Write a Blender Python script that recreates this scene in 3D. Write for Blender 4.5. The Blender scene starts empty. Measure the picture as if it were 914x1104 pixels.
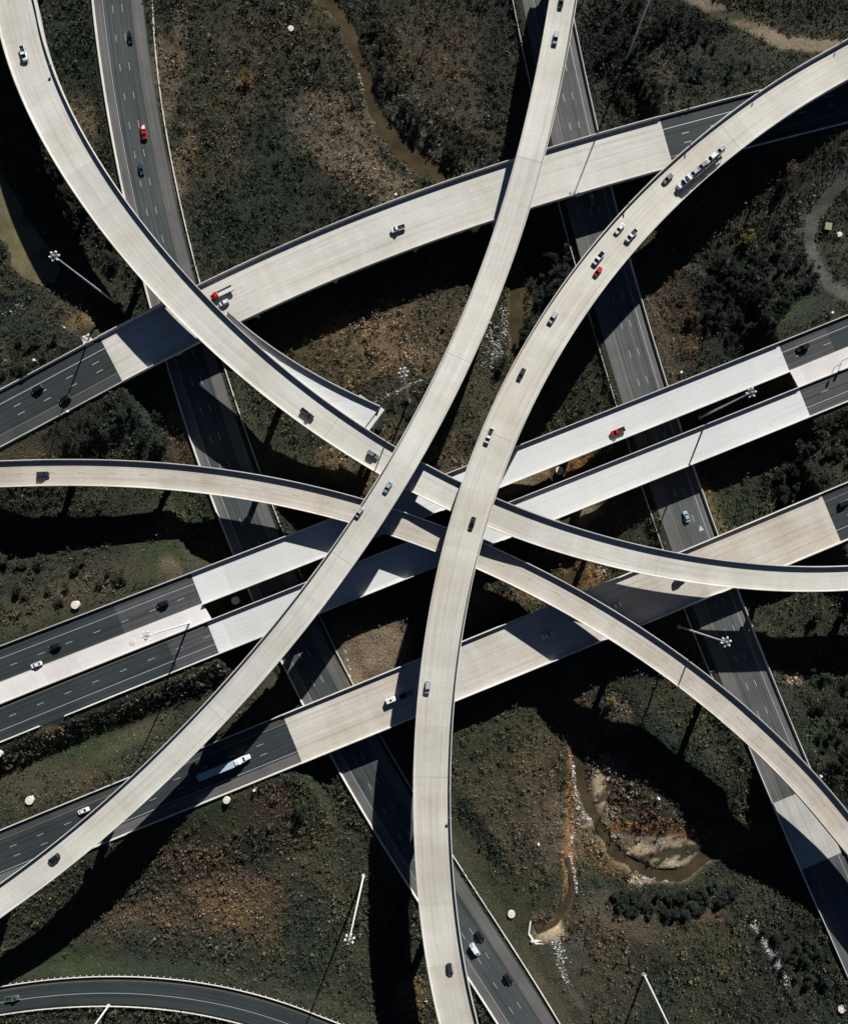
import bpy, math, random
import numpy as np
random.seed(7); RNG = np.random.default_rng(7)
R = math.radians
# ------------------------------------------------------------------ camera, world, sun
S = 0.385            # metres per photo pixel on the road plane z = 0
H = 290.0            # height of the drone
CX, CY = 470.0, 591.0    # the point straight below the drone
SC = bpy.context.scene
COL = SC.collection
cam_d = bpy.data.cameras.new('camera'); cam = bpy.data.objects.new('camera', cam_d); COL.objects.link(cam)
cam.location = (0, 0, H); cam.rotation_euler = (0, 0, 0)
cam_d.sensor_fit = 'HORIZONTAL'; cam_d.sensor_width = 36.0
cam_d.lens = 36.0 * (H / S) / 914.0
cam_d.shift_x = -(CX - 457.0) / 914.0
cam_d.shift_y = (CY - 552.0) / 914.0
cam_d.clip_start = 1.0; cam_d.clip_end = 6000.0
SC.camera = cam
SUN_EL = 29.0
sh = np.array([-0.362, -0.932]); sh /= np.linalg.norm(sh)          # where shadows fall (world x, y)
wd = bpy.data.worlds.new('World'); SC.world = wd; wd.use_nodes = True
nt = wd.node_tree; bg = nt.nodes['Background']
sky = nt.nodes.new('ShaderNodeTexSky'); sky.sky_type = 'NISHITA'; sky.sun_disc = False
sky.sun_elevation = R(SUN_EL); sky.sun_rotation = math.atan2(-sh[0], -sh[1])
sky.altitude = 200; sky.air_density = 0.26; sky.dust_density = 0.0; sky.ozone_density = 0.8
nt.links.new(sky.outputs[0], bg.inputs[0]); bg.inputs[1].default_value = 0.05
sd = bpy.data.lights.new('sun', 'SUN'); sd.energy = 5.0; sd.angle = R(0.5); sd.color = (1.0, 0.982, 0.935)
so = bpy.data.objects.new('sun', sd); COL.objects.link(so)
e = R(SUN_EL)
from mathutils import Vector
so.rotation_euler = Vector((sh[0]*math.cos(e), sh[1]*math.cos(e), -math.sin(e))).to_track_quat('-Z', 'Y').to_euler()
so.location = (60, 160, 320)
vs = SC.view_settings; vs.view_transform = 'Standard'; vs.look = 'None'; vs.gamma = 1.0; vs.exposure = 0.60
try: vs.use_curve_mapping = False
except Exception: pass
SC.render.engine = 'CYCLES'
SC.cycles.max_bounces = 5; SC.cycles.diffuse_bounces = 1; SC.cycles.glossy_bounces = 2
SC.cycles.transparent_max_bounces = 4

# ------------------------------------------------------------------ mapping
def W(px, py, z=0.0):
    k = S*(H - z)/H
    return np.array([(px-CX)*k, (CY-py)*k, z])
def G(px, py): return ((px-CX)*S, (CY-py)*S)

# ------------------------------------------------------------------ materials
def new_mat(name):
    m = bpy.data.materials.new(name); m.use_nodes = True
    return m, m.node_tree, m.node_tree.nodes['Principled BSDF']
def plain(name, col, rough=0.6, metal=0.0, spec=0.5):
    m, t, b = new_mat(name)
    n = t.nodes.new('ShaderNodeTexNoise'); n.inputs['Scale'].default_value = 3.0; n.inputs['Detail'].default_value = 3
    tc = t.nodes.new('ShaderNodeTexCoord'); t.links.new(tc.outputs['Object'], n.inputs['Vector'])
    mr = t.nodes.new('ShaderNodeMapRange'); mr.inputs[3].default_value = 0.88; mr.inputs[4].default_value = 1.1
    t.links.new(n.outputs[0], mr.inputs[0])
    mx = t.nodes.new('ShaderNodeMix'); mx.data_type = 'RGBA'; mx.blend_type = 'MULTIPLY'; mx.inputs[0].default_value = 1
    mx.inputs[6].default_value = (*col, 1); t.links.new(mr.outputs[0], mx.inputs[7])
    t.links.new(mx.outputs[2], b.inputs['Base Color'])
    b.inputs['Roughness'].default_value = rough; b.inputs['Metallic'].default_value = metal
    b.inputs['Specular IOR Level'].default_value = spec
    return m
def ramp(t, src, stops):
    r = t.nodes.new('ShaderNodeValToRGB'); cr = r.color_ramp
    while len(cr.elements) < len(stops): cr.elements.new(0.5)
    for el, (p, c) in zip(cr.elements, stops):
        el.position = p; el.color = (*c, 1) if len(c) == 3 else c
    t.links.new(src, r.inputs[0]); return r.outputs[0]
def mul(t, a, b, f=1.0):
    mx = t.nodes.new('ShaderNodeMix'); mx.data_type = 'RGBA'; mx.blend_type = 'MULTIPLY'
    mx.inputs[0].default_value = f; t.links.new(a, mx.inputs[6]); t.links.new(b, mx.inputs[7]); return mx.outputs[2]
def mapped_noise(t, src, scale, sc=1.0, detail=4, rough=0.6):
    mp = t.nodes.new('ShaderNodeMapping'); mp.inputs['Scale'].default_value = scale
    t.links.new(src, mp.inputs[0])
    n = t.nodes.new('ShaderNodeTexNoise'); n.inputs['Scale'].default_value = sc
    n.inputs['Detail'].default_value = detail; n.inputs['Roughness'].default_value = rough
    t.links.new(mp.outputs[0], n.inputs['Vector']); return n.outputs[0]
def g3(v): return (v, v, v)
def road_mat(name, col, streak=0.12, blotch=0.12, joint=0.0, joint_len=7.5, lane=0.0, tint=None, rough=0.85, crack=0.0):
    """surface paved along its UV: u = metres along the road, v = metres across"""
    m, t, b = new_mat(name)
    uv = t.nodes.new('ShaderNodeUVMap'); uv.uv_map = 'UVMap'; U = uv.outputs[0]
    tc = t.nodes.new('ShaderNodeTexCoord'); P = tc.outputs['Object']
    rgb = t.nodes.new('ShaderNodeRGB'); rgb.outputs[0].default_value = (*col, 1); c = rgb.outputs[0]
    s1 = mapped_noise(t, U, (0.012, 0.75, 1), 1.0, 5, 0.65)
    c = mul(t, c, ramp(t, s1, [(0.33, g3(1-streak*1.6)), (0.5, g3(1.0)), (0.68, g3(1+streak*0.8))]))
    s2 = mapped_noise(t, P, (1, 1, 1), 0.045, 6, 0.6)
    tn = tint or (1, 1, 1)
    c = mul(t, c, ramp(t, s2, [(0.35, tuple((1-blotch)*q for q in tn)), (0.6, g3(1.0))]))
    s3 = mapped_noise(t, P, (1, 1, 1), 1.6, 4, 0.7)
    c = mul(t, c, ramp(t, s3, [(0.3, g3(0.92)), (0.7, g3(1.06))]))
    s4 = mapped_noise(t, U, (0.14, 0.03, 1), 1.0, 3, 0.5)
    c = mul(t, c, ramp(t, s4, [(0.38, g3(1-blotch*0.5)), (0.6, g3(1.0))]))
    sp = t.nodes.new('ShaderNodeSeparateXYZ'); t.links.new(U, sp.inputs[0])
    def math_(op, a, v=None, v2=None):
        n = t.nodes.new('ShaderNodeMath'); n.operation = op
        t.links.new(a, n.inputs[0])
        if v is not None: n.inputs[1].default_value = v
        return n.outputs[0]
    if joint > 0:
        f = math_('FRACT', math_('DIVIDE', sp.outputs[0], joint_len))
        c = mul(t, c, ramp(t, f, [(0.0, g3(1-joint*0.9)), (0.035, g3(1-joint*0.9)), (0.045, g3(1.0)), (1.0, g3(1.0))]))
        fl = math_('FLOOR', math_('DIVIDE', sp.outputs[0], joint_len*3))
        wn = t.nodes.new('ShaderNodeTexWhiteNoise'); wn.noise_dimensions = '1D'; t.links.new(fl, wn.inputs['W'])
        c = mul(t, c, ramp(t, wn.outputs['Value'], [(0.0, g3(0.93)), (1.0, g3(1.05))]))
        s5 = mapped_noise(t, U, (0.05, 0.5, 1), 1.0, 6, 0.75)      # drips and dark rubber smears
        c = mul(t, c, ramp(t, s5, [(0.28, g3(0.80)), (0.42, g3(1.0))]))
    if lane > 0:     # two darker wheel paths in each 3.66 m lane
        f = math_('FRACT', math_('DIVIDE', sp.outputs[1], 1.83))
        w_ = ramp(t, f, [(0.0, g3(1.0)), (0.3, g3(1-lane)), (0.7, g3(1-lane)), (1.0, g3(1.0))])
        c = mul(t, c, w_)
    t.links.new(c, b.inputs['Base Color']); b.inputs['Roughness'].default_value = rough
    b.inputs['Specular IOR Level'].default_value = 0.25
    return m
M = {}
M['deck_warm'] = road_mat('concrete_deck_warm', (0.555, 0.535, 0.482), 0.10, 0.13, 0.05, 7.5, 0.03, (1.0, .96, .9))
M['deck_mid'] = road_mat('concrete_deck_mid', (0.568, 0.554, 0.510), 0.10, 0.12, 0.05, 9.0, 0.03, (1.0, .97, .93))
M['deck_white'] = road_mat('concrete_deck_white', (0.60, 0.603, 0.595), 0.05, 0.05, 0.03, 12.0, 0.0)
M['deck_tan'] = road_mat('concrete_deck_tan', (0.52, 0.483, 0.43), 0.12, 0.14, 0.05, 9.0, 0.05, (1.0, .93, .85))
M['deck_tan2'] = road_mat('concrete_deck_tan_light', (0.55, 0.52, 0.47), 0.11, 0.14, 0.05, 9.0, 0.04, (1.0, .93, .85))
M['deck_bridge'] = road_mat('concrete_deck_grey', (0.47, 0.46, 0.43), 0.10, 0.12, 0.05, 8.0, 0.05)
M['barrier'] = road_mat('barrier_concrete', (0.62, 0.60, 0.56), 0.10, 0.16, 0.12, 5.0, 0)
M['median'] = road_mat('median_paving', (0.70, 0.67, 0.655), 0.03, 0.10, 0.06, 5.0, 0, (1, .97, .97))
M['girder'] = road_mat('girder_concrete', (0.34, 0.33, 0.31), 0.05, 0.15)
M['asphalt'] = road_mat('asphalt', (0.036, 0.046, 0.050), 0.28, 0.18, 0, 1, 0.16)
M['asphalt_new'] = road_mat('asphalt_repaved_grey', (0.080, 0.082, 0.086), 0.30, 0.18, 0, 1, 0.22)
M['asphalt_old'] = road_mat('asphalt_weathered', (0.068, 0.078, 0.082), 0.26, 0.18, 0, 1, 0.16)
M['asphalt_grey'] = road_mat('asphalt_sunbleached', (0.098, 0.101, 0.104), 0.26, 0.18, 0, 1, 0.14)
M['shoulder'] = road_mat('asphalt_shoulder', (0.125, 0.123, 0.121), 0.16, 0.2)
M['shoulder_dark'] = road_mat('asphalt_shoulder_dark', (0.055, 0.060, 0.062), 0.16, 0.2)
M['paint'] = plain('white_road_paint', (0.45, 0.46, 0.46), 0.6)
M['paint_faint'] = plain('worn_road_paint', (0.50, 0.47, 0.42), 0.7)
M['paint_dark'] = plain('black_contrast_paint', (0.22, 0.20, 0.18), 0.7)
M['paint_yellow'] = plain('yellow_road_paint', (0.24, 0.18, 0.09), 0.6)
M['rubber'] = plain('joint_rubber', (0.05, 0.05, 0.05), 0.8); M['joint'] = plain('joint_sealant', (0.30, 0.29, 0.27), 0.8)
M['steel'] = plain('galvanised_steel', (0.62, 0.63, 0.63), 0.45, 0.0)
M['steel_dull'] = plain('dull_steel', (0.3, 0.31, 0.31), 0.5, 0.2)
M['lamp'] = plain('lamp_housing', (0.72, 0.72, 0.70), 0.4)
M['pier'] = plain('pier_concrete', (0.40, 0.385, 0.36), 0.9)
M['inlet'] = plain('inlet_concrete', (0.55, 0.52, 0.44), 0.9)
M['inlet_lid'] = plain('inlet_lid_concrete', (0.62, 0.58, 0.50), 0.9)
M['tyre'] = plain('tyre_rubber', (0.015, 0.015, 0.016), 0.8)
M['glass'] = plain('tinted_glass', (0.012, 0.016, 0.02), 0.08)
M['wood'] = plain('bark', (0.11, 0.085, 0.06), 0.9)
M['mossy'] = plain('mossy_concrete', (0.24, 0.23, 0.14), 0.9)
M['white_wall'] = plain('headwall_concrete', (0.66, 0.65, 0.62), 0.8)
M['red_sign'] = plain('red_marker', (0.45, 0.03, 0.03), 0.6)
M['sign'] = plain('sign_sheet', (0.25, 0.26, 0.27), 0.5)
PAINTS = {}
def paint(name, col, rough=0.25, coat=0.6):
    m, t, b = new_mat('car_paint_' + name)
    n = t.nodes.new('ShaderNodeTexNoise'); n.inputs['Scale'].default_value = 1.3
    tc = t.nodes.new('ShaderNodeTexCoord'); t.links.new(tc.outputs['Object'], n.inputs['Vector'])
    o = ramp(t, n.outputs[0], [(0.3, tuple(c*0.9 for c in col)), (0.7, col)])
    t.links.new(o, b.inputs['Base Color']); b.inputs['Roughness'].default_value = rough
    b.inputs['Coat Weight'].default_value = coat; b.inputs['Coat Roughness'].default_value = 0.08
    PAINTS[name] = m
for n_, c_ in dict(white=(.75, .76, .76), black=(.012, .014, .016), dark=(.03, .036, .042), silver=(.42, .44, .46), grey=(.17, .18, .19),
                   red=(.50, .018, .012), blue=(.03, .06, .10), lightblue=(.30, .42, .50), green=(.08, .12, .09), mauve=(.33, .25, .27),
                   blugrey=(.40,.52,.60), tan=(.35, .3, .24)).items(): paint(n_, c_)
# vegetation: own colour stored per point / face
def veg_mat(name, vary=0.35, fine=1.2):
    m, t, b = new_mat(name)
    at = t.nodes.new('ShaderNodeAttribute'); at.attribute_name = 'col'
    tc = t.nodes.new('ShaderNodeTexCoord')
    n1 = mapped_noise(t, tc.outputs['Object'], (1, 1, 1), fine, 5, 0.75)
    c = mul(t, at.outputs['Color'], ramp(t, n1, [(0.30, g3(1-vary)), (0.52, g3(1.0)), (0.72, g3(1+vary))]))
    n2 = mapped_noise(t, tc.outputs['Object'], (1, 1, 1), 0.12, 4, 0.6)
    c = mul(t, c, ramp(t, n2, [(0.35, (0.80, 0.84, 0.86)), (0.65, (1.18, 1.08, 1.0))]))
    t.links.new(c, b.inputs['Base Color']); b.inputs['Roughness'].default_value = 0.9
    b.inputs['Specular IOR Level'].default_value = 0.1
    return m, t, b
M['ground'], tg, bgd = veg_mat('ground_cover', 0.45, 1.1)
_tc = tg.nodes.new('ShaderNodeTexCoord')
_n = mapped_noise(tg, _tc.outputs['Object'], (1, 1, 1), 1.4, 5, 0.8)
_b = tg.nodes.new('ShaderNodeBump'); _b.inputs['Strength'].default_value = 1.0; _b.inputs['Distance'].default_value = 0.5
tg.links.new(_n, _b.inputs['Height']); tg.links.new(_b.outputs[0], bgd.inputs['Normal'])
M['shrub'] = veg_mat('shrub_leaves', 0.25, 0.8)[0]
M['grove'] = None
def leaf_mat(name, col):
    m, t, b = new_mat(name)
    oi = t.nodes.new('ShaderNodeObjectInfo')
    o = ramp(t, oi.outputs['Random'], [(0.0, tuple(c*0.7 for c in col)), (1.0, tuple(c*1.35 for c in col))])
    tc = t.nodes.new('ShaderNodeTexCoord')
    n1 = mapped_noise(t, tc.outputs['Object'], (1, 1, 1), 1.5, 3, 0.7)
    c = mul(t, o, ramp(t, n1, [(0.3, g3(0.6)), (0.7, g3(1.5))]))
    t.links.new(c, b.inputs['Base Color']); b.inputs['Roughness'].default_value = 0.85
    b.inputs['Specular IOR Level'].default_value = 0.15
    return m
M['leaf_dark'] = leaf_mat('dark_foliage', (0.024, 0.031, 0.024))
M['leaf_olive'] = leaf_mat('olive_foliage', (0.046, 0.046, 0.030))
M['leaf_yellow'] = leaf_mat('yellow_green_foliage', (0.17, 0.15, 0.045))
M['leaf_brown'] = leaf_mat('brown_foliage', (0.10, 0.075, 0.045))
def water_mat(name, col, rough=0.08):
    m, t, b = new_mat(name)
    tc = t.nodes.new('ShaderNodeTexCoord')
    n = mapped_noise(t, tc.outputs['Object'], (1, 1, 1), 0.12, 5, 0.65)
    o = ramp(t, n, [(0.35, tuple(c*0.65 for c in col)), (0.65, tuple(c*1.25 for c in col))])
    t.links.new(o, b.inputs['Base Color']); b.inputs['Roughness'].default_value = rough; b.inputs['Specular IOR Level'].default_value = 0.10
    n2 = mapped_noise(t, tc.outputs['Object'], (1, 1, 1), 2.5, 3, 0.6)
    bp = t.nodes.new('ShaderNodeBump'); bp.inputs['Strength'].default_value = 0.25; bp.inputs['Distance'].default_value = 0.05
    t.links.new(n2, bp.inputs['Height']); t.links.new(bp.outputs[0], b.inputs['Normal'])
    return m
M['creek'] = water_mat('muddy_creek_water', (0.056, 0.043, 0.025), 0.15)
M['pond'] = water_mat('olive_pond_water', (0.120, 0.104, 0.058), 0.45)
M['rock'], _t, _bb = veg_mat('rubble', 0.2, 2.0)

# ------------------------------------------------------------------ mesh builders
def set_uv(me, uvs):
    l = me.uv_layers.new(name='UVMap'); l.data.foreach_set('uv', np.asarray(uvs, dtype=np.float32).ravel())
class MB:
    def __init__(s): s.v = []; s.f = []; s.uv = []
    def add(s, verts, faces, uv=None):
        o = len(s.v); s.v.extend([tuple(map(float, p)) for p in verts])
        for f in faces:
            s.f.append(tuple(i+o for i in f))
            s.uv.extend([uv[i] for i in f] if uv is not None else [(verts[i][0], verts[i][1]) for i in f])
    def box(s, c, size, rot=0.0, taper=1.0):
        x, y, z = (q/2 for q in size); ca, sa = math.cos(rot), math.sin(rot)
        vs_ = []
        for dz in (-z, z):
            k = taper if dz > 0 else 1.0
            for dx, dy in ((-x, -y), (x, -y), (x, y), (-x, y)):
                dx *= k; dy *= k
                vs_.append((c[0]+dx*ca-dy*sa, c[1]+dx*sa+dy*ca, c[2]+dz))
        s.add(vs_, [(3, 2, 1, 0), (4, 5, 6, 7), (0, 1, 5, 4), (1, 2, 6, 5), (2, 3, 7, 6), (3, 0, 4, 7)])
    def tube(s, a, b, r0, r1=None, n=10):
        r1 = r0 if r1 is None else r1
        a = Vector(a); b = Vector(b); d = (b-a).normalized()
        u = d.orthogonal().normalized(); w = d.cross(u)
        vs_ = []
        for p, r in ((a, r0), (b, r1)):
            for i in range(n):
                t_ = 2*math.pi*i/n; q = p + u*(math.cos(t_)*r) + w*(math.sin(t_)*r); vs_.append(tuple(q))
        fs = [(i, (i+1) % n, n+(i+1) % n, n+i) for i in range(n)] + [tuple(range(n-1, -1, -1)), tuple(range(n, 2*n))]
        s.add(vs_, fs)
    def build(s, name, mat, parent=None):
        me = bpy.data.meshes.new(name); me.from_pydata(s.v, [], s.f); set_uv(me, s.uv)
        me.materials.append(mat); me.update()
        o = bpy.data.objects.new(name, me); COL.objects.link(o)
        if parent is not None: o.parent = parent
        return o
def empty(name, loc=(0, 0, 0), rz=0):
    o = bpy.data.objects.new(name, None); COL.objects.link(o); o.location = tuple(map(float, loc)); o.rotation_euler = (0, 0, rz)
    o.empty_display_size = 1.0
    return o
def tag(o, label=None, cat=None, group=None, kind=None):
    if label: o['label'] = label
    if cat: o['category'] = cat
    if group: o['group'] = group
    if kind: o['kind'] = kind
    return o
def children_of(o, pool=None): return [c for c in o.children]
def copy_tree(o, parent=None):
    c = o.copy(); COL.objects.link(c)
    if parent is not None: c.parent = parent
    for ch in o.children: copy_tree(ch, c)
    return c

# ------------------------------------------------------------------ splines from the surveyed edges
def densify(pts, step=2.0):
    P = np.array(pts, float); d = np.r_[0, np.cumsum(np.hypot(*np.diff(P, axis=0).T))]
    n = max(8, int(d[-1]/step)); t = np.linspace(0, d[-1], n)
    return np.c_[np.interp(t, d, P[:, 0]), np.interp(t, d, P[:, 1])]
def smooth_curve(pts, deg):
    P = np.array(pts, float); d = np.r_[0, np.cumsum(np.hypot(*np.diff(P, axis=0).T))]
    t = d/d[-1]; n = max(10, int(d[-1]/2)); q = np.linspace(0, 1, n)
    fx = np.polynomial.Chebyshev.fit(t, P[:, 0], deg); fy = np.polynomial.Chebyshev.fit(t, P[:, 1], deg)
    return np.c_[fx(q), fy(q)]
class Road:
    """e0, e1: the two edges in photo pixels; z: [(px, py, height)]"""
    def __init__(s, e0, e1, z, deg=4, ext=(130, 130), wdeg=1, step=6.0):
        A = smooth_curve(e0, deg); B = smooth_curve(e1, deg)
        D = np.hypot(A[:, None, 0]-B[None, :, 0], A[:, None, 1]-B[None, :, 1]); j = D.argmin(1)
        keep = (j > 0) & (j < len(B)-1)
        if keep.sum() < 10: keep[:] = True
        C = (A + B[j])/2; C = C[keep]; w = D[np.arange(len(A)), j][keep]
        d = np.r_[0, np.cumsum(np.hypot(*np.diff(C, axis=0).T))]
        t = d/d[-1]
        fx = np.polynomial.Chebyshev.fit(t, C[:, 0], deg+1); fy = np.polynomial.Chebyshev.fit(t, C[:, 1], deg+1)
        fw = np.polynomial.Chebyshev.fit(t, w, wdeg)
        n = int(d[-1]/step)+2; q = np.linspace(0, 1, n)
        X = fx(q); Y = fy(q); Wd = fw(q)
        k = 6
        def extend(sgn, L):
            i0, i1 = (0, k) if sgn < 0 else (-1, -1-k)
            dx, dy = X[i0]-X[i1], Y[i0]-Y[i1]; l = math.hypot(dx, dy)
            m = int(L/step); u = np.arange(1, m+1)*step
            return X[i0]+dx/l*u, Y[i0]+dy/l*u, np.full(m, Wd[i0])
        if ext[0]:
            a = extend(-1, ext[0]); X = np.r_[a[0][::-1], X]; Y = np.r_[a[1][::-1], Y]; Wd = np.r_[a[2], Wd]
        if ext[1]:
            a = extend(1, ext[1]); X = np.r_[X, a[0]]; Y = np.r_[Y, a[1]]; Wd = np.r_[Wd, a[2]]
        s.px = np.c_[X, Y]
        zi = [(s.near(a_, b_), c_) for a_, b_, c_ in z]; zi.sort()
        zz = np.interp(np.arange(len(X)), [i for i, _ in zi], [v for _, v in zi])
        # ease the breaks in grade
        ker = np.hanning(15); ker /= ker.sum(); zz = np.convolve(np.pad(zz, 7, mode='edge'), ker, 'valid')
        s.z = zz
        kk = S*(H-zz)/H
        s.P = np.c_[(X-CX)*kk, (CY-Y)*kk, zz]; s.w = Wd*kk
        T = np.gradient(s.P[:, :2], axis=0); T /= np.linalg.norm(T, axis=1)[:, None]
        s.T = T; N = np.c_[T[:, 1], -T[:, 0]]
        # N points from e0 to e1
        e0p = np.array(e0[len(e0)//2], float); i = s.near(*e0p); c = s.px[i]
        v = np.array([c[0]-e0p[0], -(c[1]-e0p[1])])
        if (N[i]*v).sum() < 0: N = -N
        s.N = N; s.u = np.r_[0, np.cumsum(np.linalg.norm(np.diff(s.P, axis=0), axis=1))]
    def near(s, a, b): return int(np.hypot(s.px[:, 0]-a, s.px[:, 1]-b).argmin())
    def sweep(s, mb, prof, i0=0, i1=None, cap=True):
        """prof: closed list of (a, b, dz): offset = a*w/2 + b metres"""
        i1 = len(s.P) if i1 is None else i1+1
        n = len(prof); vs_ = []; uv = []
        for i in range(i0, i1):
            for a, b, dz in prof:
                o = a*s.w[i]/2 + b
                vs_.append((s.P[i, 0]+s.N[i, 0]*o, s.P[i, 1]+s.N[i, 1]*o, s.P[i, 2]+dz)); uv.append((s.u[i], o))
        m = i1-i0; fs = []
        for i in range(m-1):
            for j in range(n):
                k = (j+1) % n; fs.append((i*n+j, i*n+k, (i+1)*n+k, (i+1)*n+j))
        if cap and n > 2: fs.append(tuple(range(n-1, -1, -1))); fs.append(tuple((m-1)*n+j for j in range(n)))
        mb.add(vs_, fs, uv)
    def strip(s, mb, off, hw, u0, u1, dz, du=3.0):
        """painted strip between arc lengths u0..u1, centred at fraction `off` (0..1 across) """
        n = max(2, int((u1-u0)/du)+2); q = np.linspace(u0, u1, n); vs_ = []; uv = []
        for u in q:
            x, y, z = (np.interp(u, s.u, s.P[:, i]) for i in range(3))
            nx, ny = (np.interp(u, s.u, s.N[:, i]) for i in range(2)); w = np.interp(u, s.u, s.w)
            o = (off-0.5)*w
            for k in (-hw, hw): vs_.append((x+nx*(o+k), y+ny*(o+k), z+dz)); uv.append((u, o+k))
        mb.add(vs_, [(2*i, 2*i+1, 2*i+3, 2*i+2) for i in range(n-1)], uv)
    def at(s, i, off=0.0, dz=0.0):
        return (s.P[i, 0]+s.N[i, 0]*off, s.P[i, 1]+s.N[i, 1]*off, s.P[i, 2]+dz)

A = Road([(592.4,0),(573.4,98.4),(554.4,176.4),(534,237.5),(514.4,299.5),(488.3,368.4),(462.8,421),(422.1,491),(389.9,541.5),(350.9,601),(300,670.6),(237.4,733.3),(190,791),(140.8,838.2),(67.8,902.4),(0,953.3)],
         [(620.3,0),(610.8,68),(600.2,117),(586.6,169.6),(571.4,222.2),(545,299),(523.9,356.5),(503.5,400.6),(476.4,451.5),(451,500.7),(425.5,540),(408.5,570.2),(381.4,607.8),(344,658.7),(310,708.5),(264.6,757),(210.3,811.4),(145.9,877),(95,916),(0,989)],
         [(605,0,19.5),(530,300,22.5),(440,500,27.8),(300,690,27),(130,865,26),(0,970,25)], deg=5)
B = Road([(36.6,0),(50.9,54.3),(81.4,125.5),(105,171.3),(139,217),(173,261),(210,303),(243.3,335.6),(278.3,370),(300,390),(340.7,422.6),(367.8,446.4),(391.6,466.7),(423.8,486),(454.6,501.3),(497.3,523.5),(534.3,538.3),(580,556.4),(604,563.5),(705.8,590.9),(783.8,602.8),(855,608.9),(914,607.8)],
         [(0,20.4),(13.6,74.6),(42.4,142.5),(78,207),(115.3,259.5),(149,300),(169.6,324.3),(203.5,357.5),(247.6,397.2),(310,444.7),(331.2,460),(406.9,507.8),(443.1,527.6),(488.3,548),(526,566.2),(580,586.7),(604,594.3),(709,623),(773.6,634.3),(841.4,638.4),(914,638.4)],
         [(0,0,21),(100,210,21),(180,300,20.5),(300,420,17.5),(430,500,18.6),(500,540,19.8),(600,580,20.3),(700,608,20.4),(830,622,19.9),(914,622,19)], deg=6)
C = Road([(914,45.8),(868.6,66.1),(821,96.7),(773.6,130.6),(739.7,159.4),(712.5,184.9),(678,221.5),(649.5,252.5),(620,289.9),(604,309),(568,368.4),(537.5,422.6),(520.5,460),(500,521),(490,545),(476.4,590.9),(462.8,658.7),(452.6,736.7),(445.9,811.4),(445.9,905.8),(451,966.8),(462.8,1058.4),(473.7,1104)],
         [(914,86.5),(848,124),(807.5,156),(773.6,185),(729.5,225.6),(675,278),(658.3,298),(634.5,331),(604,380),(585,415.9),(554.4,473.5),(539.2,524.4),(532.4,542),(520.5,584),(510.3,621.4),(500,675.7),(491.7,730),(485.9,808),(485.9,882),(489.3,939.7),(496.7,1007.5),(505.2,1055),(515.4,1104)],
         [(914,66,16.5),(770,160,19),(640,300,22.5),(540,470,26.5),(500,600,29),(465,800,27.6),(490,1104,27.5)], deg=6)
F = Road([(0,496.6),(88.2,494.6),(186.6,500),(251,507.5),(300,516.5),(390.3,538),(421.5,547.8),(450,556.9),(480,568.7),(519,584),(580,611.4),(606,627),(671.8,665.5),(739.7,711.3),(807.5,762.5),(850.6,804.4),(882,840),(894,852.4),(914,876)],
         [(0,526),(101.8,524.4),(190,529.5),(257.8,536.3),(305,546.5),(375.5,563),(405,571),(430,580),(473.5,596.6),(512,611.5),(545,630),(607,658),(654.9,689.3),(719.3,731.7),(766.8,769),(806,804.5),(832.5,829.7),(868.7,868.7),(914,923)],
         [(0,511,14),(200,514,14),(430,565,14.6),(520,598,15),(600,640,17),(720,710,19.8),(800,775,19.5),(860,835,17),(914,900,14.5)], deg=6)
E1 = Road([(0,698.8),(67.8,667.2),(135.7,641.8),(208.6,616.5),(254.4,600),(310,579),(357.7,560.4),(479.8,510.8),(557.8,480.3),(607,461),(719.3,415),(841.4,369.4),(914,339.5)],
          [(0,738.4),(129,685.9),(218,652),(305,620),(344,602.8),(539,524.4),(604,500.7),(719,454.9),(855,400.6),(914,374)],
          [(0,718,6.5),(214,636,8),(848,385,8),(914,358,7.8)], deg=3)
E2 = Road([(0,757),(115.3,713),(225.6,668.5),(312,636),(327,628.9),(378,607.8),(445.9,584),(545,541.6),(580,528),(604,520),(756.6,458.3),(863.5,416.9),(914,395.5)],
          [(0,799.5),(61,782),(132,748.6),(183,724.9),(237.2,702.8),(281.6,685.9),(344,661.4),(401.8,638.4),(473,610.2),(553,577.7),(604,558.3),(749.9,500.7),(875,448),(914,432.8)],
          [(0,778,6.5),(231,685,8),(869,433,8),(914,414,7.8)], deg=3)
E3 = Road([(0,894.9),(67.8,866.8),(139,837.5),(213.7,806),(306,773),(430.6,717.5),(454,708.6),(496.7,692.6),(591.7,653.6),(682,616.3),(729.5,594.8),(783.8,572.9),(865,541),(914,520.3)],
          [(0,957),(100,914),(149,892),(230.6,861.7),(305,832.5),(445.9,774),(488.3,757),(602,710.5),(654.9,689),(692.2,673.3),(787,635),(851.6,607.8),(904,585),(914,580.7)],
          [(0,925,4.5),(315,798,8),(895,562,8),(914,552,7.8)], deg=3)
D = Road([(0,419),(67.8,385),(135.7,348),(176.4,328),(217,307),(253.8,290),(300,269.7),(384.8,227),(452.6,203.5),(554.4,173.7),(588.3,163.8),(607,157),(705.8,127),(814,99),(868,84)],
         [(0,486.4),(54,458),(132,409.8),(166,392),(215.4,368.4),(263,347.3),(307,327),(374.6,297),(445.9,270.5),(534,237.5),(571.4,223.9),(604,214.4),(661.7,198.4),(722,181),(804,159.4),(914,135.7)],
         [(0,452,5.5),(122,388,7.5),(300,300,8.5),(600,190,8.5),(716,156,8),(900,105,5.5)], deg=5)
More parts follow.
